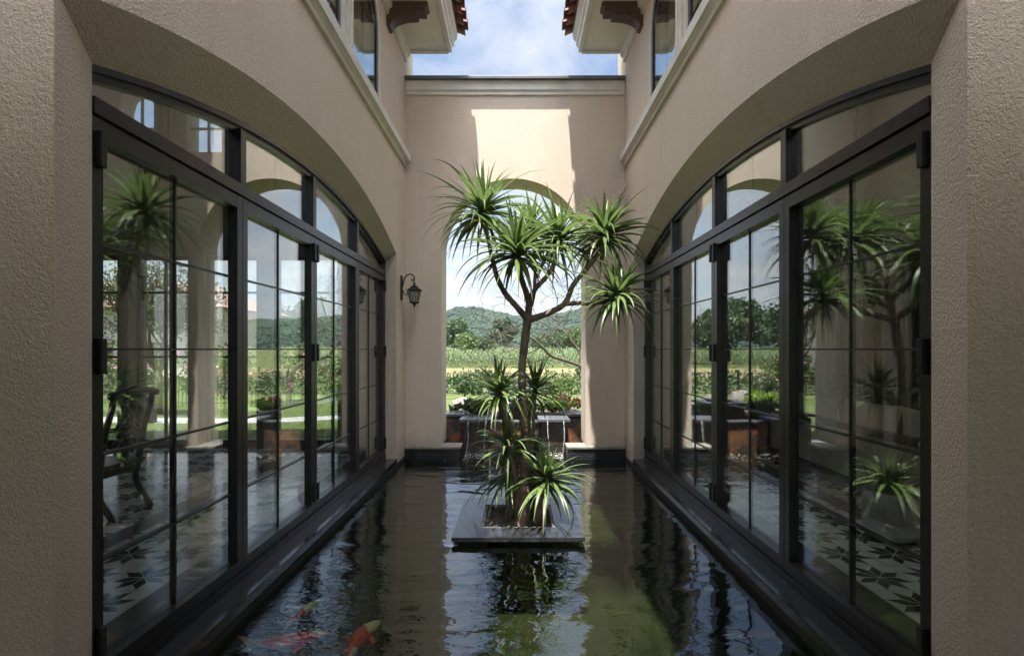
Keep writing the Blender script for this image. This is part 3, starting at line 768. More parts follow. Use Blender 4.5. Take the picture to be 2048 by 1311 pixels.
small_dracaena('low dracaena with dark leaves hanging left over the planter soil',
               [P(1026, 1040, 4.74), P(1020, 1000, 4.74), P(1014, 940, 4.72)], [.036, .03, .026], 64, .40, 23)
small_dracaena('thin dracaena bending left between the tall trunk and the mid height head',
               [P(1040, 1046, 4.58), P(1036, 980, 4.54), P(1024, 920, 4.48), P(1012, 885, 4.44)], [.03, .025, .022, .02], 46, .34, 25)
small_dracaena('short dark dracaena close behind the right of the trunk base',
               [P(1058, 1030, 4.82), P(1062, 960, 4.84), P(1068, 905, 4.86)], [.03, .025, .022], 48, .34, 26)
small_dracaena('low bright green dracaena leaning right over the planter edge',
               [P(1072, 1045, 4.50), P(1086, 1000, 4.48), P(1094, 955, 4.46)], [.04, .034, .028], 74, .40, 24)

# ------------------------------------------------------------------ wall lanterns
def lantern(s, label):
    X = lambda x: XC + s * x
    yl = 7.04; cx, cz = 1.385, 2.22
    o = thing('wall_lantern', label, 'lamp', (X(W), yl, 2.2), 'black iron wall lanterns')
    MB().bevbox(min(X(W), X(W - .022)), max(X(W), X(W - .022)), yl - .035, yl + .035, 2.12, 2.46, .008).build('back_plate', 'iron', o)
    a = MB()
    a.tube(smooth_path([(X(W - .02), yl, 2.30), (X(W - .05), yl, 2.42), (X(W - .10), yl, 2.475), (X(W - .15), yl, 2.475), (X(cx + .0), yl, 2.44), (X(cx + .005), yl, 2.40), (X(cx + .03), yl, 2.395), (X(cx + .035), yl, 2.42)], 6), .009, 8)
    a.tube(smooth_path([(X(W - .02), yl, 2.26), (X(W - .06), yl, 2.20), (X(W - .09), yl, 2.20), (X(W - .095), yl, 2.225), (X(W - .07), yl, 2.235)], 6), .007, 8)
    a.tube([(X(cx), yl, 2.44), (X(cx), yl, 2.35)], .007, 8)
    a.build('arm', 'iron', o, smooth=True)
    MB().lathe((X(cx), yl, cz), [(.0, .15), (.012, .145), (.018, .13), (.012, .115), (.03, .105), (.05, .085), (.085, .055), (.105, .045), (.105, .032), (.085, .028)], 12).build('cap', 'iron', o)
    cg = MB()
    for k in range(6):
        t = math.pi / 3 * k
        for (r0, z0, r1, z1) in ((.088, .03, .058, -.12),):
            cg.tube([(X(cx) + r0 * math.cos(t), yl + r0 * math.sin(t), cz + z0), (X(cx) + r1 * math.cos(t), yl + r1 * math.sin(t), cz + z1)], .006, 6)
        t2 = t + math.pi / 6
        cg.tube(smooth_path([(X(cx) + .076 * math.cos(t2), yl + .076 * math.sin(t2), cz + .02), (X(cx) + .072 * math.cos(t2 + .25), yl + .072 * math.sin(t2 + .25), cz - .03), (X(cx) + .066 * math.cos(t2 - .2), yl + .066 * math.sin(t2 - .2), cz - .075), (X(cx) + .056 * math.cos(t2), yl + .056 * math.sin(t2), cz - .12)], 4), .004, 5)
    cg.lathe((X(cx), yl, cz - .12), [(.066, 0), (.066, -.014), (.03, -.028), (.012, -.045), (.016, -.055), (.006, -.075)], 12)
    cg.build('cage', 'iron', o)
    MB().lathe((X(cx), yl, cz), [(.078, .028), (.052, -.118)], 6).build('glass', 'lampglass', o)
lantern(-1, 'black iron scroll lantern on the left wall beside the arch')
lantern(1, 'black iron scroll lantern on the right wall behind the dracaena leaves')

# ------------------------------------------------------------------ fountain beyond the arch
fo = thing('stone_fountain', 'tiered dark stone fountain with slate caps pouring water below the arch', 'fountain', (-.05, 8.2, -.75))
for a, b in ((-.84, -.41), (.36, .78)):
    MB().box(a + .02, b - .02, 7.82, 8.16, -.75, .345).build('spout_block', 'darkstone', fo)
fa = MB(); fa.box(-1.24, -.86, 8.22, 8.60, -.75, .345); fa.box(.80, 1.10, 8.22, 8.60, -.75, .345); fa.box(-.405, .355, 7.98, 8.40, -.75, .30)
fa.build('stone_facing', 'ruststone', fo)
cp = MB()
for a, b, c, d, z in ((-.87, -.38, 7.74, 8.20, .346), (.33, .81, 7.74, 8.20, .346), (-1.28, -.83, 8.17, 8.66, .372), (.77, 1.14, 8.17, 8.66, .372)):
    cp.bevbox(a, b, c, d, z, z + .045, .006)
cp.bevbox(-.42, .37, 7.95, 8.10, .301, .335, .006)
cp.build('cap', 'slate', fo)
up = MB(); up.box(-.30, .30, 8.55, 9.15, -.3, .50); up.build('upper_basin', 'darkstone', fo)
uc = MB()
for a in ((-.36, .36, 8.48, 8.62), (-.36, .36, 9.06, 9.2), (-.36, -.22, 8.62, 9.06), (.22, .36, 8.62, 9.06)): uc.box(a[0], a[1], a[2], a[3], .501, .555)
uc.build('rim', 'slate', fo)
MB().box(-.22, .22, 8.62, 9.06, .50, .535).build('basin_water', 'water', fo)
bx = MB(); bx.box(-1.26, 1.12, 8.6, 10.2, -.3, .33); bx.build('planting_bed', 'soil', fo)
for x, d0 in ((-.73, 0), (-.47, .06), (.47, .03), (.71, 0)):
    s2 = MB(); n = 12
    for dx in (0,):
        pts = []
        for i in range(n + 1):
            t = i / n; pts.append((x + dx + .02 * math.sin(t * 5 + x * 9) * t, 7.735 - .13 * math.sqrt(t) - d0 * t, .375 - .49 * t))
        s2.tube(pts, [.004 + .0025 * math.sin(t * 1.7) ** 2 for t in range(n + 1)], 6)
    s2.build('water_stream', 'stream', fo, smooth=True)
spl = MB(); rs = random.Random(5)
for _ in range(650):
    cx_ = rs.choice((-.73, -.47, .47, .71)); r_ = abs(rs.gauss(0, .22))
    a_ = rs.uniform(0, 6.28); x_, y_ = cx_ + r_ * math.cos(a_) * 1.3, 7.55 + r_ * math.sin(a_) * .9
    if not (-1.45 < x_ < 1.4 and y_ < 7.72): continue
    if y_ > D - .12 and not (-.77 < x_ < .68): continue
    e = rs.uniform(.002, .006); hgt = max(0, rs.gauss(0, .025)) if r_ < .15 else 0
    spl.lathe((x_, y_, WZ + hgt), [(e * .4, -e * .5), (e, 0), (e * .6, e * .5)], 6, (1.4, .8))
tag(spl.build('splash_foam', 'foam'), 'white splash bubbles on the water under the spouts', None, kind='stuff')

# ------------------------------------------------------------------ plants, trees
def shrub(name, label, cat, c, rad, n, size, mat, seed, group=None, flat=1.0, stems=6, extra=None):
    r_ = random.Random(seed); o = thing(name, label, cat, c, group)
    m = MB(); c = Vector(c)
    lumps = [(Vector((r_.gauss(0, .42) * rad[0], r_.gauss(0, .42) * rad[1], rad[2] * r_.uniform(.55, 1.35))), r_.uniform(.35, .6)) for _ in range(9)]
    for i in range(n):
        l, k = r_.choice(lumps)
        d = Vector((r_.gauss(0, 1), r_.gauss(0, 1), r_.gauss(0, 1))).normalized() * (r_.random() ** .4) * k
        p = c + l + Vector((d.x * rad[0], d.y * rad[1], d.z * rad[2]))
        if p.z < c.z + .01: p.z = c.z + .01 + r_.random() * .08
        m.leaf_quad(p, size, r_)
    m.build('foliage', mat, o)
    if extra:
        e = MB()
        for i in range(extra[1]):
            l, k = r_.choice(lumps); d = Vector((r_.gauss(0, 1), r_.gauss(0, 1), r_.gauss(0, 1))).normalized() * k * 1.02
            e.leaf_quad(c + l + Vector((d.x * rad[0], d.y * rad[1], d.z * rad[2])), size * .8, r_, .8)
        e.build('flowers', extra[0], o)
    st = MB()
    for i in range(stems):
        a = r_.uniform(0, 6.28); st.tube([c, c + Vector((math.cos(a) * rad[0] * .3, math.sin(a) * rad[1] * .3, rad[2] * .7)), c + Vector((math.cos(a) * rad[0] * .6, math.sin(a) * rad[1] * .6, rad[2] * 1.2))], [.012, .008, .004], 5)
    st.build('stem', 'darkbark', o)
    return o

def tree(label, c, h, rad, n, size, mat, seed, group='trees beyond the field', trunk=.35, name='tree'):
    r_ = random.Random(seed); o = thing(name, label, 'tree', c, group)
    c = Vector(c); m = MB(); nl = 20; lumps = []
    for i in range(nl):
        t = r_.random(); rr = rad * math.sin(math.pi * (.15 + .8 * t)) ** .7
        a = r_.uniform(0, 6.28); q = r_.random() ** .5
        lumps.append((Vector((math.cos(a) * rr * q * .75, math.sin(a) * rr * q * .75, h * (trunk + (1 - trunk) * (.1 + .78 * t)))), rad * r_.uniform(.26, .50)))
    for i in range(n):
        l, k = r_.choice(lumps)
        d = Vector((r_.gauss(0, 1), r_.gauss(0, 1), r_.gauss(0, .8))).normalized() * (r_.random() ** .35) * k
        m.leaf_quad(c + l + d, size, r_)
    m.build('crown', mat, o)
    tb = MB(); top = c + Vector((0, 0, h * .75))
    tb.tube(smooth_path([c - Vector((0, 0, .2)), c + Vector((r_.uniform(-.1, .1) * rad, 0, h * .35)), top], 4), lerp_list([h * .03, h * .022, h * .006], 9), 7)
    for l, k in lumps[:8]:
        b0 = c + Vector((0, 0, h * trunk * r_.uniform(.7, 1.3))); tb.tube([b0, b0.lerp(c + l, .5) + Vector((0, 0, .05 * h)), c + l], [h * .014, h * .009, h * .003], 5)
    tb.build('trunk', 'darkbark', o)
    return o

def grow(mb, p, d, L, r, depth, rng, wig=.35, up=.15, split=(2, 3), tips=None, minr=.0025):
    pts = [p.copy()]; k = 5
    for i in range(k):
        d = (d + Vector((rng.gauss(0, wig), rng.gauss(0, wig), rng.gauss(0, wig) + up)) * .5).normalized()
        p = p + d * (L / k); pts.append(p.copy())
    mb.tube(pts, [max(minr, r * (1 - .4 * i / k)) for i in range(k + 1)], 6 if depth > 1 else 4, cap=False)
    if depth <= 0:
        if tips is not None: tips.append((p, d))
        return
    for j in range(rng.randint(*split)):
        q = pts[rng.randint(2, k)] if j else p
        nd = (d + Vector((rng.gauss(0, .7), rng.gauss(0, .7), rng.gauss(0, .5)))).normalized()
        grow(mb, q, nd, L * rng.uniform(.6, .85), r * .58, depth - 1, rng, wig, up, split, tips, minr)
    if tips is not None and depth < 3: tips += [(q, d) for q in pts[1:]]

# planted bed round the fountain
shrub('leafy_plant', 'broad leaved green plant on the left wing of the fountain', 'plant', (-.78, 8.75, .36), (.36, .22, .13), 260, .075, 'fol_mid', 31, 'plants in the fountain bed')
shrub('leafy_plant', 'lime green low plant on the right wing of the fountain', 'plant', (.62, 8.85, .36), (.34, .22, .12), 420, .045, 'fol_lime', 32, 'plants in the fountain bed')
shrub('leafy_plant', 'reddish leaved plant behind the lime one right of the fountain', 'plant', (.98, 9.5, .33), (.26, .2, .16), 240, .05, 'fol_red', 33, 'plants in the fountain bed')
gz = lambda y: 0.0 if y < 10 else -.04 * (y - 10) if y < 22 else -.48
GB = 'shrubs between the lawn and the fence'
shrub('round_shrub', 'round pale green bush on the lawn right of the trunk', 'shrub', (1.10, 13.2, gz(13.2)), (.62, .5, .55), 900, .05, 'fol_light', 34, GB)
shrub('garden_shrub', 'dark green bush at the fence left in the arch', 'shrub', (-1.9, 18.5, gz(18.5)), (.7, .5, .55), 700, .07, 'fol_dark', 35, GB)
shrub('garden_shrub', 'mid green bush behind the low left dracaena head', 'shrub', (-.75, 17.4, gz(17.4)), (.8, .5, .6), 700, .07, 'fol_mid', 36, GB)
shrub('garden_shrub', 'tall green bush by the fence at the right jamb of the arch', 'shrub', (2.4, 17.6, gz(17.6)), (.6, .5, .85), 800, .07, 'fol_mid', 37, GB)
shrub('garden_shrub', 'low lime bush on the lawn left of the arch', 'shrub', (-3.2, 14.0, gz(14)), (.55, .45, .3), 600, .05, 'fol_lime', 38, GB)
shrub('garden_shrub', 'low red leaved bush on the lawn left of the arch', 'shrub', (-4.1, 15.2, gz(15.2)), (.4, .35, .25), 400, .045, 'fol_red', 39, GB)
shrub('garden_shrub', 'loose green bush among the rocks left of the arch', 'shrub', (-5.0, 16.8, gz(16.8)), (.9, .6, .5), 700, .06, 'fol_mid', 40, GB)
def rock(label, c, r, seed):
    m = MB(); bm = bmesh.new(); bmesh.ops.create_icosphere(bm, subdivisions=3, radius=1)
    for v in bm.verts:
        k = 1 + .35 * mnoise.noise(v.co * 1.3 + Vector((seed, 0, 0))) + .12 * mnoise.noise(v.co * 4 + Vector((seed, 3, 0)))
        v.co = Vector((v.co.x * r[0] * k, v.co.y * r[1] * k, v.co.z * r[2] * k)) + Vector(c)
    bm.verts.index_update(); m.add([v.co for v in bm.verts], [[v.index for v in f.verts] for f in bm.faces]); bm.free()
    tag(m.build('garden_rock', 'rock', smooth=True, loc=c), label, 'rock', 'pale rocks in the garden')
rock('flat pale rock on the lawn seen left in the arch', (-1.55, 15.2, gz(15.2) + .05), (.42, .3, .17), 1)
rock('pale rock beside the lime bush left of the arch', (-2.6, 15.6, gz(15.6) + .1), (.4, .3, .24), 2)
rock('pale boulder beside the red leaved bush left of the arch', (-3.7, 16.2, gz(16.2) + .1), (.5, .35, .3), 3)

# bare twisted tree behind the trunk
bt = thing('bare_tree', 'bare twisted branches of a leafless tree leaning in from the right of the arch', 'tree', (1.75, 12.0, gz(12)))
m = MB(); rb = random.Random(14)
def ZZ(x, y, Y): return P(780 + x / 3.97, 600 + y / 3.97, Y)
stem(m, [Vector((1.75, 12, gz(12) - .1)), Vector((1.72, 12, .7)), ZZ(1560, 560, 12), ZZ(1500, 515, 12)], [.07, .06, .055, .045], rb, 8)
stem(m, [ZZ(1500, 515, 12), ZZ(1400, 480, 12), ZZ(1280, 440, 11.9), ZZ(1210, 370, 11.8), ZZ(1130, 300, 11.7)], [.045, .04, .036, .028, .02], rb, 8)
stem(m, [ZZ(1520, 530, 12), ZZ(1505, 420, 12.1), ZZ(1440, 320, 12.1), ZZ(1380, 240, 12.2)], [.035, .03, .026, .02], rb, 8)
for q, d, L in ((ZZ(1130, 300, 11.7), (-1, 0, .3), .7), (ZZ(1210, 370, 11.8), (-1, .2, -.1), .8), (ZZ(1280, 440, 11.9), (-1, .2, -.3), .9), (ZZ(1380, 240, 12.2), (-.9, 0, .3), .7), (ZZ(1380, 240, 12.2), (-1, -.2, .0), .9),
                (ZZ(1440, 320, 12.1), (-.4, 0, .9), .7), (ZZ(1130, 300, 11.7), (-1, 0, -.2), .8), (ZZ(1400, 480, 12), (-.3, .2, .9), .6), (ZZ(1000, 300, 11.7), (-1, 0, .1), .7), (ZZ(1380, 240, 12.2), (.1, 0, 1), .7)):
    grow(m, q, Vector(d).normalized(), L, .014, 3, rb, .55, .05, (2, 3), None, .0035)
m.build('branches', 'darkbark', bt, smooth=True)

# slender leafy tree and the flowering garden on the left, seen through the left room and in the right panes
lt = thing('slender_tree', 'slender tree with sparse small leaves on the lawn behind the left house', 'tree', (-4.6, 15.0, gz(15)))
m = MB(); rb = random.Random(17); tips = []
grow(m, Vector((-4.6, 15, gz(15) - .1)), Vector((0, 0, 1)), 1.6, .06, 4, rb, .18, .35, (2, 3), tips, .004)
m.build('trunk', 'darkbark', lt, smooth=True); m = MB()
for p, d in tips:
    for _ in range(5): m.leaf_quad(p + Vector((rb.gauss(0, .1), rb.gauss(0, .1), rb.gauss(0, .1))), .045, rb, .4)
m.build('crown', 'fol_mid', lt)
pr = thing('pruned_tree', 'spreading tree of many thin branches with few leaves outside the left room', 'tree', (-8.4, 12.0, -.05))
m = MB(); rb = random.Random(19); tips = []
for d in ((0, 0, 1), (.5, 0, .9), (-.5, .1, .9), (.2, .3, 1), (-.25, -.3, 1)):
    grow(m, Vector((-8.4, 12, .85)), Vector(d).normalized(), 1.05, .045, 5, rb, .22, .2, (2, 3), tips, .008)
m.tube([(-8.4, 12, -.2), (-8.38, 12, .5), (-8.4, 12, .95)], [.11, .085, .08], 8)
m.build('trunk', 'darkbark', pr, smooth=True); m = MB()
for p, d in tips:
    for _ in range(4): m.leaf_quad(p + Vector((rb.gauss(0, .12), rb.gauss(0, .12), rb.gauss(0, .12))), .045, rb, .45)
m.build('crown', 'fol_mid', pr)
for i, (x, y, rx, h, lab) in enumerate(((-13.5, 17.5, 1.5, 1.15, 'pink flowering bush, farthest left outside the left room'), (-10.6, 18.5, 1.5, 1.35, 'tall pink flowering bush behind the pruned tree'),
                                      (-8.2, 17.0, 1.2, 1.05, 'pink flowering bush outside the middle window of the left room'), (-6.3, 18.0, 1.1, .95, 'pink flowering bush nearest the arch'))):
    shrub('flowering_bush', lab, 'shrub', (x, y, gz(y)), (rx, .8, h), 1500, .075, 'fol_light', 60 + i, 'pink flowering bushes in the left garden', extra=('petal', 170))
# far house with the red roof
fh = thing('distant_house', 'distant white house with a red tiled roof beyond the left garden', 'house', (-27, 38, -.5))
MB().box(-34, -20, 34, 42, -.5, 4.2).build('wall', 'housewall', fh)
m = MB(); m.add([(-35, 33, 4.2), (-19, 33, 4.2), (-19, 43, 4.2), (-35, 43, 4.2), (-31, 38, 6.4), (-23, 38, 6.4)], [(0, 1, 5, 4), (1, 2, 5), (2, 3, 4, 5), (3, 0, 4), (0, 3, 2, 1)]); m.build('roof', 'redroof', fh)
for x in (-31.5, -28, -24.5, -21.8): MB().box(x, x + 1.2, 33.93, 34.02, .6, 1.9).build('window', 'frame', fh)

# fences
def fence(label, x0, x1, y, z0, h):
    o = thing('metal_fence', label, 'fence', ((x0 + x1) / 2, y, z0), 'black railing fences round the garden')
    m = MB(); x = x0
    while x < x1: m.box(x - .006, x + .006, y - .006, y + .006, z0, z0 + h); x += .11
    m.build('bars', 'bronze', o)
    m = MB()
    for z in (z0 + .1, z0 + h - .06): m.box(x0, x1, y - .015, y + .015, z, z + .02)
    m.build('rails', 'bronze', o)
    m = MB(); x = x0
    while x <= x1: m.box(x - .03, x + .03, y + .021, y + .08, z0 - .1, z0 + h + .1); x += 2.2
    m.build('posts', 'bronze', o)
fence('long black railing fence at the end of the lawn', -12, 8, 20.5, gz(20.5), .95)
fence('dark railing by the paving outside the left room', -12.5, -6.2, 14.6, gz(14.6), .85)
gl = thing('garden_light', 'dark square post light on the lawn outside the left room', 'lamp', (-7.35, 10.3, -.02))
m = MB(); m.box(-7.42, -7.40, 10.23, 10.37, -.02, .46); m.box(-7.30, -7.28, 10.23, 10.37, -.02, .46); m.bevbox(-7.44, -7.26, 10.21, 10.39, .46, .5, .006); m.build('frame', 'bronze', gl)
MB().bevbox(-7.395, -7.305, 10.25, 10.35, -.02, .12, .01).build('base', 'bronze', gl)

# ------------------------------------------------------------------ ground, path, fields, hills
g = MB()
xs = [-900, -300, -120, -60, -30, -15, -8, XC - W, XC + W, 8, 15, 30, 60, 120, 300, 900]
rows = [(-60, -.04), (-6, -.04), (-1.2, -.04), (8.4, -.04), (10, -.02), (12, -.08), (16, -.24), (22, -.48), (30, -.5), (40, -.35), (60, -.7), (100, -.2), (200, 1), (420, 3), (1200, 5)]
k = len(xs)
g.add([(x, y, z) for y, z in rows for x in xs],
      [(j * k + i, j * k + i + 1, (j + 1) * k + i + 1, (j + 1) * k + i) for j in range(len(rows) - 1) for i in range(k - 1)
       if not (xs[i] == XC - W and rows[j][0] == -1.2)])
struct(g.build('ground', 'ground'))
pa = MB(); rp_ = random.Random(3)
pts = [(-12.5, 11.2), (-10, 11.0), (-8.2, 10.7), (-6.6, 10.55), (-5.0, 10.7), (-3.9, 11.3)]
sp = smooth_path([(x, y, 0) for x, y in pts], 6); rows_ = []
for i, p in enumerate(sp):
    hw = .42 + .06 * math.sin(i * 1.3); rows_ += [(p.x, p.y - hw, -.01 - .03 * max(0, p.y - 10)), (p.x, p.y + hw, -.01 - .03 * max(0, p.y - 10))]
pa.add(rows_, [(2 * i, 2 * i + 2, 2 * i + 3, 2 * i + 1) for i in range(len(sp) - 1)])
struct(pa.build('path', 'path'))
gr = MB(); rr_ = random.Random(8)
for _ in range(15000):
    y = 8.5 + 9 * rr_.random() ** 1.5; x = rr_.uniform(-9.5, 3.2) * (y / 12)
    if y < 10.3 and -1.3 < x < 1.2: continue
    if y < 9.0 and x > -1.3: continue
    z = -.03 - .04 * max(0, y - 10); a = rr_.uniform(0, 3.14); h_ = rr_.uniform(.025, .06); wv = .006
    dx, dy = math.cos(a) * wv, math.sin(a) * wv; lx, ly = rr_.gauss(0, .02), rr_.gauss(0, .02)
    gr.add([(x - dx, y - dy, z), (x + dx, y + dy, z), (x + lx, y + ly, z + h_)], [(0, 1, 2)])
tag(gr.build('grass', 'grass'), 'short mown green lawn grass behind the houses', None, kind='stuff')

sc_m = MB(); rr_ = random.Random(9)
for _ in range(9000):
    y = rr_.uniform(21, 33); x = rr_.uniform(-34, 12); z = -.5 + rr_.random() ** 2 * (.55 + 1.1 * max(0, mnoise.noise(Vector((x * .35, y * .35, 4)))) )
    sc_m.leaf_quad(Vector((x, y, z)), .12, rr_)
tag(sc_m.build('undergrowth', 'fol_mid'), 'loose green undergrowth beyond the railing fence', None, kind='stuff')
cn = MB(); rr_ = random.Random(10)
for _ in range(9000):
    y = 58 + rr_.random() * 26; x = rr_.uniform(-75, 25); z0 = -.7 + (y - 60) * .012; h_ = rr_.uniform(1.2, 2.0) * (1 + .6 * mnoise.noise(Vector((x * .12, y * .12, 9))))
    for j in range(4):
        a = rr_.uniform(0, 6.28); zz = z0 + h_ * (.25 + .22 * j); l = rr_.uniform(.5, .8)
        u = Vector((math.cos(a), math.sin(a), 0)); w_ = Vector((-u.y, u.x, 0)) * .05; b0 = Vector((x, y, zz))
        m1 = b0 + u * l * .5 + Vector((0, 0, .28)); t1 = b0 + u * l + Vector((0, 0, .02))
        cn.add([b0 - w_, b0 + w_, m1 + w_, m1 - w_, t1], [(0, 1, 2, 3), (3, 2, 4)])
tag(cn.build('corn_field', 'fol_corn'), 'rows of tall green corn beyond the dry field', None, kind='stuff')

def at(px, Y): return (px - VX) * Y / F
TT = [(905, 118, 7.0, 3.4, 'fol_mid', 'bushy light green tree at the left edge of the arch view'),
      (1008, 112, 6.9, 3.0, 'fol_dark', 'dark tall tree just left of the dracaena trunk'),
      (965, 124, 3.4, 3.6, 'fol_mid', 'low spreading tree between the bushy tree and the dark tall tree'),
      (935, 96, 3.2, 2.6, 'fol_light', 'low yellow green bush tree at the corn edge'),
      (1085, 120, 3.6, 3.4, 'fol_mid', 'mid green tree right of the dracaena trunk'),
      (1120, 128, 4.4, 3.6, 'fol_dark', 'dark tree behind the bare twisted branches'),
      (1152, 110, 4.8, 2.8, 'fol_light', 'pale green tree at the right edge of the arch view')]
for i, (px, Y, h_, r_, mt, lab) in enumerate(TT):
    tree(lab, (at(px, Y), Y, -.2), h_ * 1.22, r_ * 1.1, 4200, .36, mt, 80 + i)
TL = [(-24, 70, 6.5, 4.0, 'fol_mid', 'dense green tree standing over the corn left of the arch'), (-33, 84, 9.0, 5.0, 'fol_dark', 'largest dark tree mirrored in the right panes'),
      (-42, 88, 8.2, 5.0, 'fol_dark', 'dark round tree left of the largest mirrored tree'), (-52, 90, 7.5, 5.0, 'fol_mid', 'green tree above the flowering bushes'),
      (-63, 92, 8.5, 5.0, 'fol_mid', 'green tree behind the red roofed house'), (-16, 100, 5.4, 4.0, 'fol_mid', 'low green tree behind the corn left of the arch')]
for i, (x, Y, h_, r_, mt, lab) in enumerate(TL):
    tree(lab, (x, Y, -.2), h_, r_, 4200, .40, mt, 95 + i, 'trees beyond the corn on the left')

# wooded hills
hl = MB(); nx, ny = 150, 40; rh = random.Random(12)
def hz(x, y):
    t = (y - 330) / 420
    prof = 40 + 15 * math.exp(-((x + 62) / 48) ** 2) + 20 * math.exp(-((x - 125) / 70) ** 2) - 14 * math.exp(-((x + 250) / 110) ** 2) + 6 * mnoise.noise(Vector((x * .012, y * .012, 1)))
    base = math.sin(min(1, max(0, t)) * math.pi / 2) ** 1.2
    return 1 + prof * base + 4.0 * mnoise.noise(Vector((x * .05, y * .05, 5))) * base + 1.6 * mnoise.noise(Vector((x * .16, y * .16, 8))) * base
hv = [(-620 + 1100 * i / nx, 330 + 460 * j / ny, hz(-620 + 1100 * i / nx, 330 + 460 * j / ny)) for j in range(ny + 1) for i in range(nx + 1)]
hl.add(hv, [(j * (nx + 1) + i, j * (nx + 1) + i + 1, (j + 1) * (nx + 1) + i + 1, (j + 1) * (nx + 1) + i) for j in range(ny) for i in range(nx)])
struct(hl.build('hills', 'hill', smooth=True))
fr = MB()
bm = bmesh.new(); bmesh.ops.create_icosphere(bm, subdivisions=1, radius=1); bm.verts.index_update()
icv = [v.co.copy() for v in bm.verts]; icf = [tuple(v.index for v in f.verts) for f in bm.faces]; bm.free()
for _ in range(22000):
    x = rh.uniform(-420, 240); y = 345 + 440 * rh.random(); z = hz(x, y)
    r_ = rh.uniform(.8, 1.9) * (1.25 if mnoise.noise(Vector((x * .03, y * .03, 2))) > 0 else .8); hh = r_ * rh.uniform(.7, 1.2)
    fr.add([(x + v.x * r_ * rh.uniform(.75, 1.2), y + v.y * r_ * rh.uniform(.75, 1.2), z + hh * .6 + v.z * hh * rh.uniform(.8, 1.15)) for v in icv], icf)
tag(fr.build('hill_forest', 'fol_far'), 'far forest covering the low hills on the horizon', None, kind='stuff')

# ------------------------------------------------------------------ furniture inside
def chair():
    o = thing('wooden_chair', 'dark carved wooden armchair standing behind the nearest left glass door', 'chair', (-3.75, 4.55, 0))
    m = MB(); X0, X1, Y0, Y1 = -4.05, -3.50, 4.30, 4.82
    m.bevbox(X0, X1, Y0, Y1, .40, .45, .012); m.bevbox(X0 + .02, X1 - .02, Y0 + .02, Y1 - .02, .34, .399, .006); m.build('seat', 'wood', o)
    for y in (Y0 + .035, Y1 - .035):
        MB().tube(smooth_path([(-3.55, y, .38), (-3.56, y, .25), (-3.50, y, .12), (-3.42, y, 0.0)], 5), lerp_list([.032, .028, .026, .028], 16), 8).build('leg', 'wood', o, smooth=True)
        MB().tube(smooth_path([(-4.0, y, .38), (-3.99, y, .2), (-4.02, y, 0.0)], 5), lerp_list([.03, .026, .028], 11), 8).build('leg', 'wood', o, smooth=True)
        MB().tube(smooth_path([(-3.53, y, .44), (-3.49, y, .70), (-3.43, y, .92), (-3.40, y, 1.06)], 5), lerp_list([.028, .026, .024, .028], 16), 8).build('back_post', 'wood', o, smooth=True)
        MB().tube(smooth_path([(-3.48, y, .70), (-3.7, y, .70), (-3.95, y, .66), (-4.02, y, .64)], 5), .022, 8).build('armrest', 'wood', o, smooth=True)
    t = MB(); t.tube(smooth_path([(-3.40, Y0 - .02, 1.05), (-3.39, 4.45, 1.08), (-3.39, 4.56, 1.10), (-3.39, 4.68, 1.08), (-3.40, Y1 + .02, 1.05)], 5), lerp_list([.03, .034, .038, .034, .03], 21), 8); t.build('top_rail', 'wood', o, smooth=True)
    s2 = MB(); rc = random.Random(4)
    for k in range(7):
        z = .52 + k * .075; x = -3.51 + (z - .45) * .17
        for sg in (-1, 1):
            c = Vector((x, 4.56 + sg * (.05 + .03 * (k % 2)), z))
            s2.tube(smooth_path([c + Vector((0, sg * .05 * math.cos(a), .05 * math.sin(a))) for a in (0, 1.1, 2.2, 3.3, 4.4)], 3), .016, 6)
    s2.tube([(-3.50, 4.56, .45), (-3.40, 4.56, 1.06)], .03, 8)
    s2.build('carved_splat', 'wood', o, smooth=True)
chair()
def sofa():
    o = thing('sofa', 'linen sofa with a dark timber top rail along the right room', 'sofa', (3.9, 5.3, 0))
    MB().bevbox(3.47, 3.56, 3.7, 7.0, .12, .60, .02).build('backrest', 'linen', o)
    m = MB(); m.bevbox(3.44, 3.60, 3.66, 7.04, .602, .66, .01); m.bevbox(3.44, 4.3, 3.66, 7.04, .06, .12, .01); m.build('frame', 'wood', o)
    for y in (3.72, 6.98):
        for x in (3.5, 4.24): MB().box(x - .03, x + .03, y - .03, y + .03, 0, .06).build('leg', 'wood', o)
    MB().bevbox(3.57, 4.3, 3.7, 7.0, .125, .42, .04).build('seat', 'linen', o)
sofa()
def cushion(label, y, x=3.72, tilt=.0, h=.44):
    m = MB(); n = 14; vs = []
    for sg in (-1, 1):
        for j in range(n + 1):
            for i in range(n + 1):
                u, v = i / n * 2 - 1, j / n * 2 - 1
                th = .085 * (1 - abs(u) ** 2.5) ** .6 * (1 - abs(v) ** 2.5) ** .6
                k = 1 - .07 * (1 - abs(v)) * abs(u) ** 3 
                vs.append((x + sg * th + tilt * v * .1, y + u * .45 * (1 - .06 * (1 - v * v)), .46 + (v + 1) * h / 2 * (1 - .05 * (1 - u * u))))
    nn = (n + 1) ** 2
    fs = [(q * nn + j * (n + 1) + i, q * nn + j * (n + 1) + i + 1, q * nn + (j + 1) * (n + 1) + i + 1, q * nn + (j + 1) * (n + 1) + i) for q in (0, 1) for j in range(n) for i in range(n)]
    m.add(vs, fs); tag(m.build('cushion', 'cushion', smooth=True, loc=(x, y, .46)), label, 'cushion', 'cushions on the sofa')
cushion('pale linen cushion on the sofa, nearest the camera', 4.5)
cushion('pale linen cushion in the middle of the sofa', 5.42, tilt=.4)
cushion('pale linen cushion at the far end of the sofa', 6.34, tilt=-.3)
cu = MB(); n = 300; vs = []
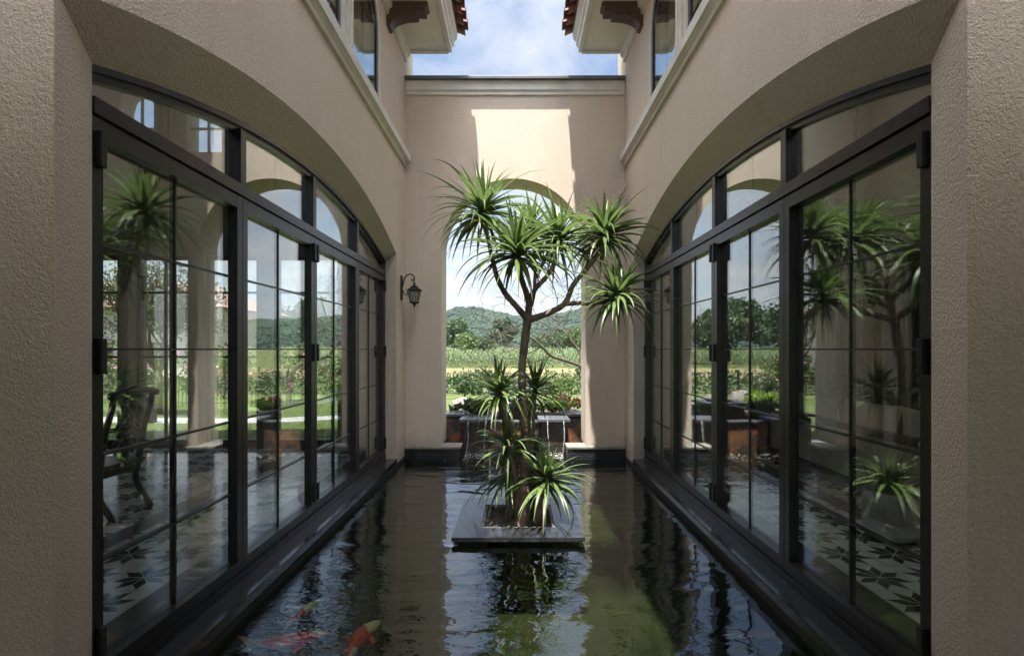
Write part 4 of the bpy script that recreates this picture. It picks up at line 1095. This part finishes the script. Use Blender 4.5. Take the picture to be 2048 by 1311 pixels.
for i in range(n + 1):
    x = 2.9 + 5.0 * i / n; y = 7.36 + .05 * math.sin(x * 38) + .02 * math.sin(x * 17 + 1)
    vs += [(x, y, .03), (x, y, 3.6), (x, y + .012, .03), (x, y + .012, 3.6)]
cu.add(vs, [(4 * i, 4 * i + 4, 4 * i + 5, 4 * i + 1) for i in range(n)] + [(4 * i + 2, 4 * i + 6, 4 * i + 7, 4 * i + 3) for i in range(n)])
tag(cu.build('curtain', 'curtain', smooth=True, loc=(5.4, 7.36, 0)), 'long dark taupe curtain across the back of the right room', 'curtain')
po = thing('potted_plant', 'pale rounded pot with grassy leaves on the tiles of the right room', 'plant', (2.86, 3.92, 0))
MB().lathe((2.86, 3.92, 0), [(.10, 0), (.15, .02), (.18, .10), (.19, .22), (.18, .34), (.17, .37), (.155, .37), (.15, .33)], 28).build('pot', 'pot', po, smooth=True)
m = MB(); rq = random.Random(6)
for i in range(60): strap_leaf(m, (2.86 + rq.gauss(0, .03), 3.92 + rq.gauss(0, .03), .33), rq.uniform(0, 6.28), math.radians(rq.uniform(35, 85)), rq.uniform(.25, .42), .018, rq.uniform(.8, 2.0), rq)
m.build('foliage', 'leaf', po, smooth=True)

# ------------------------------------------------------------------ world, sun, camera
SUN_DIR = Vector((.075, .25, -1.0)).normalized()
elev = math.asin(-SUN_DIR.z); to = -SUN_DIR; az = math.atan2(to.x, to.y)
wd = bpy.data.worlds.new('World'); sc.world = wd; wd.use_nodes = True
nt = wd.node_tree
for n in list(nt.nodes): nt.nodes.remove(n)
sky = N(nt, 'ShaderNodeTexSky', sky_type='NISHITA', sun_disc=False, sun_elevation=elev, sun_rotation=az, air_density=1.0, dust_density=1.5, ozone_density=1.0)
tc = N(nt, 'ShaderNodeTexCoord')
sp = N(nt, 'ShaderNodeSeparateXYZ', {0: tc.outputs['Generated']})
zz = math_n(nt, 'MAXIMUM', sp.outputs[2], 0.0)
den = math_n(nt, 'ADD', zz, 0.14)
cb = N(nt, 'ShaderNodeCombineXYZ', {0: math_n(nt, 'DIVIDE', sp.outputs[0], den), 1: math_n(nt, 'DIVIDE', sp.outputs[1], den), 2: 0.0})
n1 = noise(nt, cb.outputs[0], 1.1, 9, 0.58, 0.35)
n2 = noise(nt, cb.outputs[0], 3.4, 7, 0.6, 0.5)
cl = math_n(nt, 'ADD', math_n(nt, 'MULTIPLY', n1, .7), math_n(nt, 'MULTIPLY', n2, .3))
low = ramp(nt, sp.outputs[2], .45, .02)
cover = ramp(nt, math_n(nt, 'ADD', cl, math_n(nt, 'MULTIPLY', low, .13)), .455, .66)
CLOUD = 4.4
shade = ramp(nt, noise(nt, cb.outputs[0], 2.2, 6, .6), .3, .7)
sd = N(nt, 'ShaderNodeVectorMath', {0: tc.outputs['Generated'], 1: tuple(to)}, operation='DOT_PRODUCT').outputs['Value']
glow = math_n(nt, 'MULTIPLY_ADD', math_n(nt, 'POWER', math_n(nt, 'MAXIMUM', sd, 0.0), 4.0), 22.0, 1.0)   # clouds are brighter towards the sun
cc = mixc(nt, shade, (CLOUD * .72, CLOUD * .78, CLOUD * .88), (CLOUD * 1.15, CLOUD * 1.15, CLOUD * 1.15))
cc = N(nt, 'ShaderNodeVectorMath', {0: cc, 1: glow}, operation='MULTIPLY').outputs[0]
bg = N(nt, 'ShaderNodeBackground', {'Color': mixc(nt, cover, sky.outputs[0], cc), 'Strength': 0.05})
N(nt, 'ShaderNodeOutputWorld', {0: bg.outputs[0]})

sl = bpy.data.lights.new('sun', 'SUN'); sl.energy = 3.4; sl.angle = math.radians(.5); sl.color = (1.0, .96, .90)
so_ = bpy.data.objects.new('sun', sl); COL.objects.link(so_); so_.rotation_euler = SUN_DIR.to_track_quat('-Z', 'Y').to_euler(); so_.location = (0, -10, 40)

cam = bpy.data.cameras.new('camera'); co_ = bpy.data.objects.new('camera', cam); COL.objects.link(co_)
co_.location = (0, 0, H); co_.rotation_euler = (math.radians(90), 0, 0)
cam.sensor_width = 36; cam.lens = 18.0; cam.shift_x = -(VX - 1024) / 2048; cam.shift_y = (VY - 655.5) / 2048
cam.clip_start = .05; cam.clip_end = 5000
sc.camera = co_
sc.view_settings.view_transform = 'Standard'; sc.view_settings.look = 'None'; sc.view_settings.exposure = 2.18; sc.view_settings.gamma = 1
sc.cycles.max_bounces = 14; sc.cycles.diffuse_bounces = 5; sc.cycles.glossy_bounces = 6; sc.cycles.transparent_max_bounces = 24
sc.cycles.caustics_reflective = False; sc.cycles.caustics_refractive = False
sc.cycles.use_denoising = True
sc.cycles.sample_clamp_indirect = 6

# ------------------------------------------------------------------ air
def haze_box():
    m, nt = new_mat('air_haze')
    v = N(nt, 'ShaderNodeVolumePrincipled', {'Color': (0.80, 0.88, 1.0, 1), 'Density': 0.00015, 'Anisotropy': 0.2})
    o = N(nt, 'ShaderNodeOutputMaterial'); nt.links.new(v.outputs[0], o.inputs['Volume'])
    MT['haze'] = m
    b = MB(); b.box(-950, 950, -80, 1250, -4, 130)
    tag(b.build('haze', 'haze'), 'thin bluish air haze over the far hills', None, kind='stuff')
haze_box()
